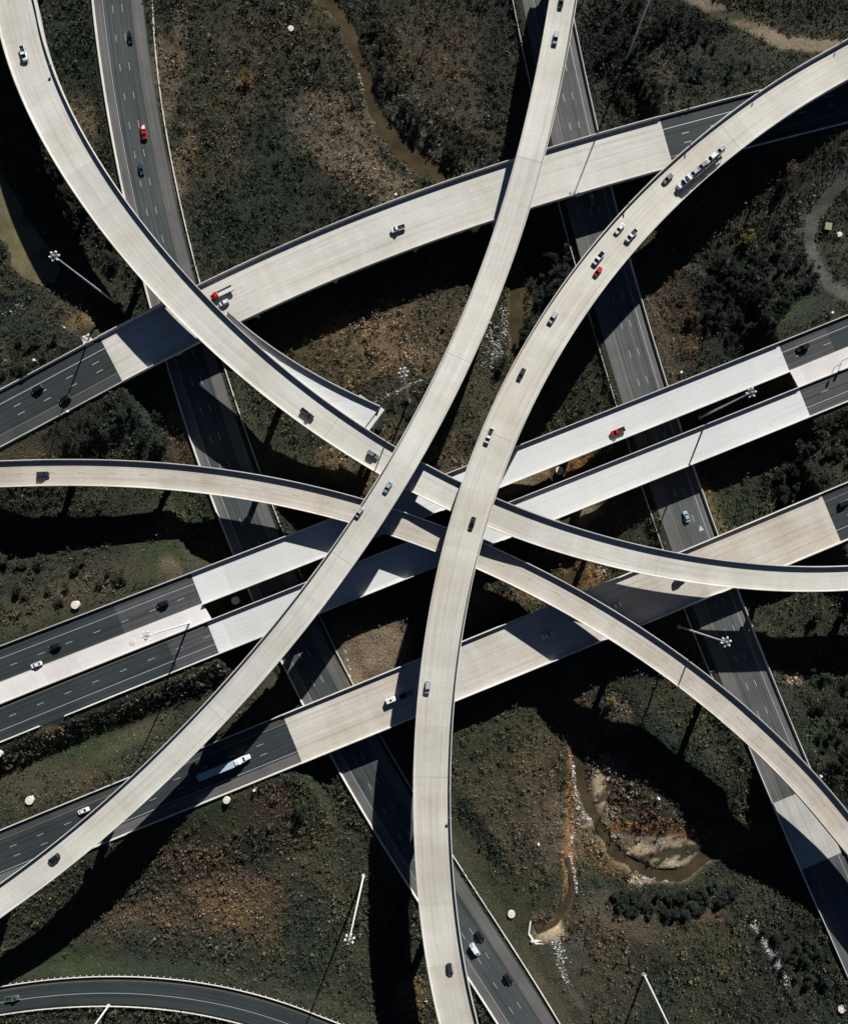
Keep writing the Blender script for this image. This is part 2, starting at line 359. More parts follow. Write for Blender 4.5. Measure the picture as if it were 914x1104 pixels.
N1 = Road([(100,0),(108,66.5),(115,113.8),(124,160),(134,207),(154,302),(178,390.4),(203.5,470),(212,495),(225.6,534.6),(240.8,571),(252.7,598),(303.4,711.3),(327,758.8),(356,814),(367.8,836),(396.7,885),(435.7,948),(451,972),(503.5,1053),(534,1102)],
          [(153.5,0),(158.8,43.8),(167.6,105),(177.2,160),(205,286),(240,399),(273,507),(289,550),(340,662),(374,738.4),(405,794),(429,837),(481,922.7),(527.4,990),(548,1023.5),(575,1066.8),(598,1104)],
          [(100,0,0),(500,1000,0)], deg=5)
N2 = Road([(563,0),(581,95),(613,227),(629,290),(643,337.8),(670,432.8),(701,522.7),(712,556),(723,592.5),(742,655),(778,740),(808,809),(832.5,861.4),(867,944.8),(875.4,966.8),(914,1056.7)],
          [(614,0),(619.3,20),(634.5,101.8),(644.7,146),(658,198),(677,273.4),(719.3,412.5),(731,453),(748,504),(771.9,572),(797.3,638.4),(827.9,723),(845,760),(873,828.8),(914,925)],
          [(600,0,0),(740,570,0),(820,780,0.3),(850,860,1.5),(900,930,1.5),(930,1000,1.0),(960,1080,.5)], deg=4)
GR = Road([(0,1065),(61,1057.5),(135.7,1053.5),(190,1057.5),(244,1066),(310,1084),(364,1104)],
          [(0,1092),(61,1085),(135.7,1083.9),(190,1086),(257.8,1102),(330,1127)],
          [(0,1078,0.2),(300,1100,0.2)], deg=3)
def line_road(pts, z, deg=4, ext=(100, 100), hw=0.4):
    """a centre line only (fences, barriers, creek, tracks)"""
    r = Road.__new__(Road)
    c = smooth_curve(pts, deg) if deg else densify(pts, 3)
    e0 = c + np.array([0.5, 0.5]); return c
N1B = [(164,-20),(170,60),(176,110),(181,160),(193,230),(212,290),(226,334),(247.6,399),(278,507.5),(300,565),(344,662),(379.7,738),(412,794),(435.7,836),(488,922),(532.3,990),(553,1023.5),(580,1066.8),(615,1123)]
N2B = [(548,-20),(552.7,0),(571,91.6),(604,227),(619,285),(634.5,337.8),(661.7,432.8),(692,522.7),(705.8,568.5),(714,592),(736,655),(772,740),(790,780)]

# ------------------------------------------------------------------ numpy noise
def vnoise(x, y, scale, seed=0):
    r = np.random.default_rng(seed); T = r.random((257, 257))
    u = x/scale; v = y/scale; iu = np.floor(u).astype(int); iv = np.floor(v).astype(int)
    fu = u-iu; fv = v-iv; fu = fu*fu*(3-2*fu); fv = fv*fv*(3-2*fv)
    g = lambda a, b: T[a % 256, b % 256]
    return (g(iu, iv)*(1-fu)*(1-fv)+g(iu+1, iv)*fu*(1-fv)+g(iu, iv+1)*(1-fu)*fv+g(iu+1, iv+1)*fu*fv)
def fbm(x, y, scale, seed=0, o=4):
    t = 0; a = 1; s_ = 0
    for k in range(o): t = t + a*vnoise(x, y, scale/2**k, seed+k); s_ += a; a *= 0.55
    return t/s_
def nearest(x, y, pts, chunk=20000):
    pts = np.asarray(pts); d = np.empty(len(x)); j = np.empty(len(x), int)
    for c in range(0, len(x), chunk):
        D2 = (x[c:c+chunk, None]-pts[None, :, 0])**2 + (y[c:c+chunk, None]-pts[None, :, 1])**2
        jj = D2.argmin(1); j[c:c+chunk] = jj; d[c:c+chunk] = np.sqrt(D2[np.arange(len(jj)), jj])
    return d, j

# fills: (road, i0, i1)
def rng(road, a, b): return road.near(*a), road.near(*b)
E1L = E1.near(214, 636); E1Rr = E1.near(848, 385)
E2L = E2.near(231.5, 685); E2R = E2.near(869, 433)
E3L = E3.near(315.5, 798); E3R = E3.near(895, 562)
DL = D.near(122, 388); DR = D.near(716, 155)
N2L = N2.near(852, 858); N2R = N2.near(893, 928)
FILLS = [(E1, 0, E1L), (E1, E1Rr, len(E1.P)-1), (E2, 0, E2L), (E2, E2R, len(E2.P)-1),
         (E3, 0, E3L), (E3, E3R, len(E3.P)-1), (D, 0, DL), (D, DR, len(D.P)-1), (N2, 0, N2L), (N2, N2R, len(N2.P)-1), (N1, 0, len(N1.P)-1), (GR, 0, len(GR.P)-1)]
CREEK = [(325,-90),(335,-40),(347,0),(371,20),(386,58),(396,88),(402,115),(418,146),(449,173),(483,195),(515,220),(545,262),(557,307),(556,358),(560,400),(575,450),(600,505),(612,560),(615,620),(617,700),(620,770),(624,824),(630,860),(645,892),(665,923),(702,944),(738,944),(762,920),(800,905),(850,898),(890,890),(960,880),(1050,870)]
CW = [9,9,9,8,6,5,7,13,14,13,11,9,9,8,7,8,9,9,8,8,8,8,6,5,5,5,6,8,9,9,9,9,9]
cd = densify(CREEK, 4)
_dd = np.r_[0, np.cumsum(np.hypot(*np.diff(np.array(CREEK, float), axis=0).T))]
cw = np.interp(np.linspace(0, _dd[-1], len(cd)), _dd, CW)*S*0.62
for _ in range(6):
    cd[1:-1] = (cd[:-2]+2*cd[1:-1]+cd[2:])/4
cz = np.interp(cd[:, 1], [100, 300], [-4.0, -7.2]); cz[len(cd)//3:] = -7.2          # water level
_k = S*(H-cz)/H
cg = np.c_[(cd[:, 0]-CX)*_k, (CY-cd[:, 1])*_k]
_w = (vnoise0(np.arange(len(cd))*1.0)-.5) if False else np.sin(np.arange(len(cd))*.37)*.12+np.sin(np.arange(len(cd))*.91+1)*.10
cw = cw*(1+_w)
SIDE = [(612,925),(617,955),(612,975),(600,995),(588,1000),(578,1003)]
sd_ = densify(SIDE, 3); sg = np.c_[(sd_[:, 0]-CX)*S*1.012, (CY-sd_[:, 1])*S*1.012]
POND = [(-60,190),(0,185),(14,205),(30,235),(50,262),(66,290),(58,306),(40,306),(24,298),(10,285),(6,262),(-10,250),(-60,250)]
def in_poly(x, y, poly):
    ins = np.zeros(len(x), bool); n = len(poly)
    for i in range(n):
        x1, y1 = poly[i]; x2, y2 = poly[(i+1) % n]
        c = ((y1 > y) != (y2 > y)); xi = (x2-x1)*(y-y1)/((y2-y1) if y2 != y1 else 1e-9)+x1
        ins ^= c & (x < xi)
    return ins
def terrain_z(x, y):
    h = -2.0 + (fbm(x, y, 60, 3)-0.5)*1.6 + (fbm(x, y, 9, 11, 3)-0.5)*0.9+(fbm(x, y, 3.2, 17, 2)-0.5)*0.7
    for rd, i0, i1 in FILLS:
        P = rd.P[i0:i1+1]; d, j = nearest(x, y, P[:, :2])
        w = rd.w[i0:i1+1][j]/2; z = P[j, 2]
        low = rd in (N1, N2, GR)
        # beyond the end of a fill the slope runs down towards the bridge opening
        f = np.where(d < w+0.6, z-0.16, z-0.16-np.maximum(0, d-w-(1.5 if low else 3.0))*(0.35 if low else (0.66 if rd is E2 else 0.30)))
        for jj, ii, sg_ in ((0, i0, -1), (len(P)-1, i1, 1)):
            if ii in (0, len(rd.P)-1): continue          # the end of a fill at a bridge: abutment
            tt = ((x-rd.P[ii, 0])*rd.T[ii, 0]+(y-rd.P[ii, 1])*rd.T[ii, 1])*sg_
            f = np.where(tt > 0.2, np.minimum(f, z-4.3-tt*.5-np.maximum(0, d-w)*.3), f)
        h = np.maximum(h, f)
    # the median between the two middle carriageways is part of the fill
    for rd in (N1, N2, GR):
        P = rd.P; d, j = nearest(x, y, P[:, :2]); w = rd.w[j]/2
        cut = P[j, 2]-0.16+np.maximum(0, d-w-2.5)*0.6
        if rd is N2:
            br = (j > N2L) & (j < N2R); cut = np.where(br, 99, cut)
        h = np.minimum(h, cut)
    d, j = nearest(x, y, cg); nz = (vnoise(x, y, 5, 31)-.5)
    h = np.minimum(h, cz[j]+0.9+np.maximum(0, d-11)*0.30+nz*.5)                     # the valley floor
    h = np.minimum(h, cz[j]-0.9+np.maximum(0, d-cw[j])*0.8+nz*1.0+(fbm(x, y, 3.5, 37, 2)-.5)*1.3)
    d, j = nearest(x, y, sg)
    h = np.minimum(h, -4.4+np.maximum(0, d-1.4)*0.6)
    h = h + 3.0*np.exp(-(((x/S+CX-372)/45)**2+((CY-y/S-515)/40)**2))
    px = x/S+CX; py = CY-y/S
    inp = in_poly(px, py, POND); h = np.where(inp, -3.0, h)
    return h

# ------------------------------------------------------------------ ground colour (what grows or lies where, plus shade painted by the upper left flyover)
# (px, py, rx, ry, rotation deg, colour, strength)
PAL0 = dict(dark=(.041,.048,.038), darkgreen=(.033,.050,.038), brown=(.074,.062,.043), olive=(.068,.066,.038), green=(.050,.066,.034), tan=(.17,.125,.08),
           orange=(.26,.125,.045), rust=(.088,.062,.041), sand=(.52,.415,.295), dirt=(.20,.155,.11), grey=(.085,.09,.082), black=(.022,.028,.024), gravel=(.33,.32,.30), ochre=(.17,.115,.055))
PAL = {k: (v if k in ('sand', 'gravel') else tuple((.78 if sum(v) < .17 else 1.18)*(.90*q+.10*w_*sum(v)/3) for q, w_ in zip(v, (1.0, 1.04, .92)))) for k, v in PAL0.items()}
PAL['green'] = (.046, .064, .034); PAL['olive'] = (.060, .062, .038)
BLOBS = [
 (95,215,34,60,-28,'black',1.0),(60,140,26,50,-20,'black',1.0),  # near-black patches: flyover shade painted into the ground colour
 (430,370,75,45,-20,'tan',1.0),(380,390,60,40,0,'ochre',.6),(470,350,50,30,0,'brown',.7),(360,400,50,30,0,'olive',.6),(400,420,60,12,-25,'dark',.7),
 (255,130,60,80,0,'brown',.55),(265,85,12,12,0,'orange',.5),(260,240,50,40,0,'darkgreen',.7),(300,170,40,60,0,'darkgreen',.8),(225,140,20,60,10,'olive',.8),(360,140,50,40,40,'dirt',.45),
 (400,190,70,20,30,'dirt',.55),(290,40,80,40,0,'brown',.4),(330,20,40,18,0,'olive',.6),(470,60,50,50,0,'rust',.55),(500,110,50,60,0,'brown',.5),(440,130,30,50,-40,'grey',.6),(535,60,18,90,0,'dark',.9),
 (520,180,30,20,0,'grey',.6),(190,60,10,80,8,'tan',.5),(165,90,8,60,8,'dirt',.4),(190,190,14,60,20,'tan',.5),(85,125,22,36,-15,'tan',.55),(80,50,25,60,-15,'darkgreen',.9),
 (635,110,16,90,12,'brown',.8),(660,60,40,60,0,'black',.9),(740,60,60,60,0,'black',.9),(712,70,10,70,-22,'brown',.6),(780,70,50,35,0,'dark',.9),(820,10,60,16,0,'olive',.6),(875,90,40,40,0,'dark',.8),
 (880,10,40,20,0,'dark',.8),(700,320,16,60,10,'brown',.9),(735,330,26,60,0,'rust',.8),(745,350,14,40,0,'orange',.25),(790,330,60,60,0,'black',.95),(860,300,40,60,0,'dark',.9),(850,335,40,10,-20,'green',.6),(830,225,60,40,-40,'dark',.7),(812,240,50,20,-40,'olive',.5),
 (880,215,16,60,35,'grey',.6),(720,385,30,20,0,'brown',.7),(620,380,26,26,0,'olive',.5),(590,300,40,60,20,'dark',.9),(640,430,30,25,0,'olive',.4),
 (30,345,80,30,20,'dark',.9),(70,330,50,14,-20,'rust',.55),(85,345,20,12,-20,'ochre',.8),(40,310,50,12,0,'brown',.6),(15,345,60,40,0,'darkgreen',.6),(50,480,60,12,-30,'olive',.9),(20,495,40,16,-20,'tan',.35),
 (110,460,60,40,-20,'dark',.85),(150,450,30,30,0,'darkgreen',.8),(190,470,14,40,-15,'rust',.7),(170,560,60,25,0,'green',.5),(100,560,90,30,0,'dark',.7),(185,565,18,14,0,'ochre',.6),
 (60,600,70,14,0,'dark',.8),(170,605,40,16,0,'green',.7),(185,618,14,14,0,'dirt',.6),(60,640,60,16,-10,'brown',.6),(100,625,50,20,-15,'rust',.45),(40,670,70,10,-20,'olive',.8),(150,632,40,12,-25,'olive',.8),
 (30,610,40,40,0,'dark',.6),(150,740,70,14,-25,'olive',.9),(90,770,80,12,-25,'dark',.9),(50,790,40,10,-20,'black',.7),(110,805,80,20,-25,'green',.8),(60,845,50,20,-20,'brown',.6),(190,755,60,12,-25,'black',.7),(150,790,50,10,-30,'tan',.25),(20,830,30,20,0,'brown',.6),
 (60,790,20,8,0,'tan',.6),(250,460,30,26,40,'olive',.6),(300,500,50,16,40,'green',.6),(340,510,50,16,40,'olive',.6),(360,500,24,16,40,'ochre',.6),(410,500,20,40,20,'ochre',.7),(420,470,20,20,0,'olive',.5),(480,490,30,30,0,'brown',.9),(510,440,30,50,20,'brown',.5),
 (545,340,18,60,10,'olive',.7),(560,330,12,40,0,'ochre',.5),(500,500,24,12,-20,'tan',.4),
 (580,505,40,14,-25,'ochre',.9),(615,497,24,14,-25,'orange',.75),(560,525,40,8,-25,'tan',.9),(630,620,26,16,0,'orange',.5),(600,590,40,14,-25,'tan',.6),(615,560,40,9,-22,'dirt',.9),(640,630,30,26,0,'ochre',.4),
 (535,648,30,14,20,'brown',.9),(560,642,30,10,0,'ochre',.6),(395,705,40,30,0,'tan',1.0),(370,740,30,20,30,'dirt',.8),(420,700,26,26,0,'dirt',.9),
 (260,960,90,70,0,'rust',.75),(300,890,60,40,0,'rust',.7),(240,880,30,20,0,'green',.7),(250,980,40,20,0,'ochre',.45),(280,920,36,28,0,'dark',.85),(330,1000,30,60,0,'darkgreen',.8),(340,860,26,40,0,'green',.55),(330,920,40,30,0,'olive',.5),(150,1000,60,40,0,'brown',.5),(80,1040,70,16,0,'green',.8),(200,1030,90,24,0,'darkgreen',.6),
 (360,940,24,60,0,'olive',.4),(430,1030,12,80,0,'dark',.7),(445,1080,16,24,0,'ochre',.6),(170,985,60,14,0,'rust',.5),
 (540,840,60,60,0,'olive',.8),(560,880,60,60,0,'brown',.7),(580,830,36,50,0,'rust',.35),(520,900,10,60,-35,'black',.8),(510,930,16,50,-35,'olive',.6),(560,1010,30,60,-35,'olive',.6),(600,1060,30,50,-30,'olive',.9),(575,960,20,20,0,'green',.5),(590,900,24,50,0,'brown',.8),
 (614,870,4,80,0,'orange',1.0),(625,880,30,40,0,'dirt',.3),(613,940,7,40,0,'orange',.6),(598,1012,8,8,0,'orange',.9),(590,1000,14,14,-40,'dirt',.9),(615,1025,22,24,20,'grey',.7),
 (655,860,18,40,10,'dirt',.9),(648,848,10,30,10,'sand',.6),(690,870,60,26,40,'brown',.9),(715,895,40,16,10,'rust',.6),(640,900,30,16,50,'tan',.7),(655,930,40,14,35,'ochre',.5),(690,965,60,16,10,'darkgreen',.9),(650,1000,60,40,0,'brown',.75),(700,1000,70,40,0,'rust',.35),
 (755,985,24,12,0,'rust',.8),(690,1070,60,50,0,'darkgreen',.7),(640,1060,60,50,0,'brown',.6),(735,1090,16,30,0,'olive',.6),(780,1040,60,50,0,'olive',.5),(850,1040,50,80,0,'dark',.9),(890,1090,30,30,0,'darkgreen',.7),(800,1100,40,30,0,'dark',.7),
 (840,760,60,30,0,'dark',.6),(830,660,40,40,0,'olive',.6),(860,640,50,20,0,'olive',.5),(855,733,10,7,0,'dirt',1.0),(890,820,40,100,0,'dark',.8),(880,760,20,80,0,'green',.3),(700,800,50,30,30,'darkgreen',.9),(760,840,40,20,30,'darkgreen',.9),(680,760,30,20,0,'dark',.7),(665,770,14,20,0,'dirt',.5),
 (820,500,50,14,-20,'olive',.7),(765,560,12,40,-22,'ochre',.9),(790,550,30,22,0,'green',.5),(840,520,30,20,0,'black',.7),(880,500,40,26,0,'dark',.7),(880,470,40,14,-20,'olive',.4),
 (620,760,40,60,0,'brown',.6),(645,745,10,30,0,'olive',.5),(500,620,30,40,0,'dirt',.4),(330,700,14,30,0,'olive',.6),(310,735,14,14,0,'green',.5),
]
TRACKS = [([(735,-12),(760,4),(790,18),(815,30),(845,46),(900,50)],3.6,'dirt'),
          ([(980,165),(914,190),(893,210),(877,232),(872,258),(878,282),(893,306),(930,330)],3.6,'grey'),
          ([(765,18),(800,14),(840,22)],3.0,'olive'),
          ([(396,437),(420,425),(440,415),(465,405)],1.2,'grey'),
          ([(740,285),(770,300),(785,280)],1.5,'grey'),
          ([(806,988),(820,1010),(836,1035),(850,1062)],1.4,'gravel'),
          ([(850,1062),(872,1090),(890,1130)],0.9,'tan'),
          ([(700,20),(712,50),(722,75),(735,100),(748,112)],1.6,'olive'),
          ([(20,40),(30,80)],0.1,'dark'),
          ([(800,235),(830,225),(860,205),(905,175)],1.3,'grey'),
          ([(594,1018),(600,1035),(612,1060),(630,1090)],1.5,'grey'),
          ([(390,76),(392,100)],1.0,'tan')]
def topx(x, y):
    k = S*(H-gz_at(x, y))/H
    return x/k+CX, CY-y/k
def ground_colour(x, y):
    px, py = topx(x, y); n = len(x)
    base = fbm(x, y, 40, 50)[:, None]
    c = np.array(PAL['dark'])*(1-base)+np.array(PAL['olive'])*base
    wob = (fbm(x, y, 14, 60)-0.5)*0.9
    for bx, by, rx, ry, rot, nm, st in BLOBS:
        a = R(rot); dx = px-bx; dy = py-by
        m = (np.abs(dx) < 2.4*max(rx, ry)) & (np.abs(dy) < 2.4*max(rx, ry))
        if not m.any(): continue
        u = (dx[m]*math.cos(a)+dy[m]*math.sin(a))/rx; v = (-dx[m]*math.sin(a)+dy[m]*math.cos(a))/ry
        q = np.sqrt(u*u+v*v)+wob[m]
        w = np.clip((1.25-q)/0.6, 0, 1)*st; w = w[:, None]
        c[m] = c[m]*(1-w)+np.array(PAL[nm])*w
    for pts, hw, nm in TRACKS:
        d, _ = nearest(px, py, densify(pts, 3)); q = d*S+wob*2.2
        w = (np.clip((hw-q)/1.2, 0, 1)*0.9)[:, None]; c = c*(1-w)+np.array(PAL[nm])*w
    # sand bars and washed banks inside the creek bend
    fine_ = fbm(x, y, 2.6, 77, 2)
    st_ = fbm(x*.9+y*.4, (y*.9-x*.4)*3.2, 9, 71, 4)
    for bx, by, rx, ry, rot, nm in ((708,908,42,11,-6,'sand'),(722,934,34,11,-12,'sand'),(648,858,10,32,12,'sand'),(660,890,14,26,-30,'dirt'),(700,893,46,8,8,'orange'),(690,880,44,14,25,'rust'),(557,378,8,26,-8,'dirt'),(596,1003,10,12,40,'sand'),(728,918,30,5,-10,'brown')):
        a_ = R(rot); u_ = ((px-bx)*math.cos(a_)+(py-by)*math.sin(a_))/rx; v_ = (-(px-bx)*math.sin(a_)+(py-by)*math.cos(a_))/ry
        q = np.sqrt(u_*u_+v_*v_)+wob*1.1+(st_-.5)*2.4+(fine_-.5)*.9
        w = (np.clip((1.05-q)/.25, 0, 1))[:, None]; c = c*(1-w)+np.array(PAL[nm])*w*(.35+1.0*st_[:, None]+.25*(fine_[:, None]-.5))
    # damp mud close to the creek
    d, j = nearest(x, y, cg); w = np.clip((cw[j]+2.2-d)/1.5, 0, 1)[:, None]
    mud = np.where((py > 800)[:, None], np.array(PAL['dirt']), np.array((.12,.085,.05)))
    c = c*(1-w*0.75)+mud*w*0.75
    return c

# ------------------------------------------------------------------ ground
def axis(lo, hi, st, far):
    a = np.arange(lo, hi+st, st); return np.r_[[lo-q for q in far[::-1]], a, [a[-1]+q for q in far]]
xs = axis((-130-CX)*S, (1050-CX)*S, 1.2, [20, 60, 200, 600, 1800])
ys = axis((CY-1240)*S, (CY+140)*S, 1.2, [20, 60, 200, 600, 1800])
GX, GY = np.meshgrid(xs, ys); gx = GX.ravel(); gy = GY.ravel()
gz = terrain_z(gx, gy)
_Z = gz.reshape(GX.shape)
def gz_at(x, y):
    i = np.clip(np.searchsorted(xs, x)-1, 0, len(xs)-2); j = np.clip(np.searchsorted(ys, y)-1, 0, len(ys)-2)
    Z = _Z; fx = (x-xs[i])/(xs[i+1]-xs[i]); fy = (y-ys[j])/(ys[j+1]-ys[j])
    return Z[j, i]*(1-fx)*(1-fy)+Z[j, i+1]*fx*(1-fy)+Z[j+1, i]*(1-fx)*fy+Z[j+1, i+1]*fx*fy
def grid_mesh(name, X, Y, Z, mat, cols=None):
    ny, nx = X.shape; me = bpy.data.meshes.new(name)
    v = np.c_[X.ravel(), Y.ravel(), Z.ravel()].astype(np.float32)
    i = np.arange(ny*nx).reshape(ny, nx)
    q = np.stack([i[:-1, :-1], i[:-1, 1:], i[1:, 1:], i[1:, :-1]], -1).reshape(-1, 4)
    me.vertices.add(len(v)); me.vertices.foreach_set('co', v.ravel())
    me.loops.add(q.size); me.loops.foreach_set('vertex_index', q.ravel().astype(np.int32))
    me.polygons.add(len(q)); me.polygons.foreach_set('loop_start', np.arange(0, q.size, 4, dtype=np.int32))
    me.update(calc_edges=True)
    if cols is not None:
        at = me.attributes.new('col', 'FLOAT_COLOR', 'POINT'); at.data.foreach_set('color', np.c_[cols, np.ones(len(cols))].astype(np.float32).ravel())
    me.polygons.foreach_set('use_smooth', np.ones(len(q), bool))
    me.materials.append(mat); o = bpy.data.objects.new(name, me); COL.objects.link(o); return o
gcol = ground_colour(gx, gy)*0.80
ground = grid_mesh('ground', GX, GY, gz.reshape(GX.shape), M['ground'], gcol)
tag(ground, kind='structure')
def ground_pt(px, py):
    """point of the ground seen at a photo pixel"""
    z = -2.0
    for _ in range(6):
        p = W(px, py, z); z = float(gz_at(p[0], p[1]))
    return W(px, py, z)
# water
mb = MB(); T = np.gradient(cg, axis=0); T /= np.linalg.norm(T, axis=1)[:, None]; Nn = np.c_[-T[:, 1], T[:, 0]]
vs_ = []
for i in range(len(cg)):
    for k in (-1, 1): vs_.append((cg[i, 0]+Nn[i, 0]*k*(cw[i]+2.0), cg[i, 1]+Nn[i, 1]*k*(cw[i]+2.0), cz[i]))
mb.add(vs_, [(2*i, 2*i+1, 2*i+3, 2*i+2) for i in range(len(cg)-1)])
tag(mb.build('creek', M['creek']), kind='structure')
mb = MB(); pv = [W(a, b, -2.35) for a, b in POND]; mb.add(pv, [tuple(range(len(pv)))]); tag(mb.build('pond', M['pond']), kind='structure')
mb = MB()
T = np.gradient(sg, axis=0); T /= np.linalg.norm(T, axis=1)[:, None]; Nn = np.c_[-T[:, 1], T[:, 0]]; vs_ = []
for i in range(len(sg)):
    for k in (-1, 1): vs_.append((sg[i, 0]+Nn[i, 0]*k*(.9+1.6*max(0, (i-len(sg)*.7)/len(sg)*3.3)), sg[i, 1]+Nn[i, 1]*k*(.9+1.6*max(0, (i-len(sg)*.7)/len(sg)*3.3)), -3.9))
mb.add(vs_, [(2*i, 2*i+1, 2*i+3, 2*i+2) for i in range(len(sg)-1)])
tag(mb.build('side_channel', M['creek']), kind='structure')

# ------------------------------------------------------------------ pavements
SLAB = [(-1, 0, 0), (1, 0, 0), (1, 0.25, -.55), (-1, -0.25, -.55)]
def pavement(name, road, i0, i1, mat, dz=0.0):
    mb = MB(); road.sweep(mb, [(a, b, z+dz) for a, b, z in SLAB], i0, i1); return tag(mb.build(name, mat), kind='structure')
def overlay(name, road, i0, i1, f0, f1, mat, dz=0.006):
    mb = MB(); road.strip(mb, (f0+f1)/2, 0.01, road.u[i0], road.u[i1], dz)
    # true width varies with the road: rebuild with fractions
    mb = MB(); n = i1-i0+1; vs_ = []; uv = []
    for i in range(i0, i1+1):
        for f in (f0, f1):
            o = (f-.5)*road.w[i]; p = road.at(i, o, dz); vs_.append(p); uv.append((road.u[i], o))
    mb.add(vs_, [(2*i, 2*i+1, 2*i+3, 2*i+2) for i in range(n-1)], uv)
    return tag(mb.build(name, mat), kind='structure')
pavement('highway', N1, 0, len(N1.P)-1, M['asphalt_old'])
pavement('highway', N2, 0, N2L, M['asphalt_grey'])
pavement('highway', N2, N2R, len(N2.P)-1, M['asphalt_grey'])
pavement('frontage_road', GR, 0, len(GR.P)-1, M['asphalt'])
pavement('road', E1, 0, E1L, M['asphalt']); pavement('road', E1, E1Rr, len(E1.P)-1, M['asphalt'])
pavement('road', E2, 0, E2L, M['asphalt']); pavement('road', E2, E2R, len(E2.P)-1, M['asphalt'])
pavement('road', E3, 0, E3L, M['asphalt']); pavement('road', E3, E3R, len(E3.P)-1, M['asphalt'])
pavement('road', D, 0, DL, M['asphalt']); pavement('road', D, DR, len(D.P)-1, M['asphalt'])
# repaved grey stretches next to the bridges
overlay('repaved_surface', E1, E1.near(128, 665), E1L, 0.03, 0.97, M['asphalt_new'])
overlay('repaved_surface', E1, E1Rr, E1.near(893, 366), 0.03, 0.97, M['asphalt_new'])
overlay('repaved_surface', E2, E2.near(184, 708), E2L, 0.03, 0.97, M['asphalt_new'])
overlay('repaved_surface', E2, E2R, len(E2.P)-1, 0.03, 0.97, M['asphalt_new'])
# shoulders
overlay('road_shoulder', N1, 0, len(N1.P)-1, 0.015, 0.18, M['shoulder'])
overlay('road_shoulder', N1, 0, len(N1.P)-1, 0.80, 0.99, M['shoulder'])
overlay('road_shoulder', N2, 0, N2L, 0.01, 0.24, M['shoulder'])
overlay('road_shoulder', N2, 0, N2L, 0.83, 0.985, M['shoulder'])
overlay('road_shoulder', D, 0, DL, 0.80, 0.985, M['shoulder_dark'])
overlay('road_shoulder', E3, 0, E3L, 0.80, 0.985, M['shoulder'])
overlay('road_shoulder', E3, 0, E3L, 0.015, 0.19, M['shoulder_dark'])
# raised paved medians between the two middle carriageways
def median(i):
    a = E1; b = E2
    mb = MB(); vs_ = []; uv = []
    rngs = (range(0, E1L+1), range(E1Rr, len(E1.P)))[i]
    b_pts = b.P[:, :2]-b.N*b.w[:, None]/2
    for k in rngs:
        o = a.w[k]/2-0.6; p = np.array([a.P[k, 0]+a.N[k, 0]*o, a.P[k, 1]+a.N[k, 1]*o])
        d = np.hypot(*(b_pts-p).T); j = int(d.argmin()); q = b_pts[j]+b.N[j]*0.05
        z = (a.P[k, 2]+b.P[j, 2])/2+0.13
        L = np.linalg.norm(q-p)
        for pt, zz, v in ((p, z-.6, -.6), (p, z, 0), (q, z, L), (q, z-.6, L+.6)):
            vs_.append((pt[0], pt[1], zz)); uv.append((a.u[k], v))
    n = len(rngs)
    mb.add(vs_, [(4*i_+j_, 4*i_+j_+1, 4*i_+j_+5, 4*i_+j_+4) for i_ in range(n-1) for j_ in range(3)] + [(0, 1, 2, 3), (4*n-1, 4*n-2, 4*n-3, 4*n-4)], uv)
    return tag(mb.build('median', M['median']), kind='structure')
median(0); median(1)
# painted markings
def marks(name, road, lines, i0=0, i1=None, dz=0.014, hw=0.09):
    """lines: (fraction across, 'solid'|'dash', material key)"""
    i1 = len(road.P)-1 if i1 is None else i1
    groups = {}
    for f, kind, mk in lines:
        mb = groups.setdefault(mk, MB())
        if kind == 'solid': road.strip(mb, f, hw, road.u[i0], road.u[i1], dz)
        else:
            u = road.u[i0]+2.0
            u += (12.2-(u % 12.2)) % 12.2
            while u+3.05 < road.u[i1]:
                road.strip(mb, f, hw, u, u+3.05, dz); u += 12.2
    for mk, mb in groups.items(): tag(mb.build(name, M[mk]), kind='structure')
marks('lane_marking', N1, [(10.3/53,'solid','paint'),(20.3/53,'dash','paint'),(30.3/53,'dash','paint'),(41.5/53,'solid','paint_yellow')], hw=.085)
marks('lane_marking', N2, [(12.5/51,'solid','paint_yellow'),(23/51,'dash','paint'),(32.5/51,'dash','paint'),(42/51,'solid','paint')], 0, N2L, hw=.085)
marks('lane_marking', N2, [(12.5/51,'solid','paint_yellow'),(42/51,'solid','paint')], N2R, hw=.085)
LE1 = [(12/36,'solid','paint'),(22.3/36,'dash','paint'),(34/36,'solid','paint_yellow')]
marks('lane_marking', E1, LE1, 0, E1L, hw=.085); marks('lane_marking', E1, LE1, E1Rr, hw=.085)
LE2 = [(4.5/38,'solid','paint_yellow'),(16/38,'dash','paint'),(26.5/38,'solid','paint')]
marks('lane_marking', E2, LE2, 0, E2L, hw=.085); marks('lane_marking', E2, LE2, E2R, hw=.085)
LE3 = [(10/55,'solid','paint_yellow'),(21/55,'dash','paint'),(31.5/55,'dash','paint'),(42/55,'solid','paint')]
marks('lane_marking', E3, LE3, 0, E3L, hw=.085); marks('lane_marking', E3, LE3, E3R, hw=.085)
LD = [(13.5/56,'solid','paint'),(23/56,'dash','paint'),(33/56,'dash','paint'),(44/56,'solid','paint_yellow')]
marks('lane_marking', D, LD, 0, DL, hw=.11); marks('lane_marking', D, LD, DR, hw=.11)
marks('lane_marking', GR, [(0.13,'solid','paint_yellow'),(0.60,'solid','paint')], hw=.085)
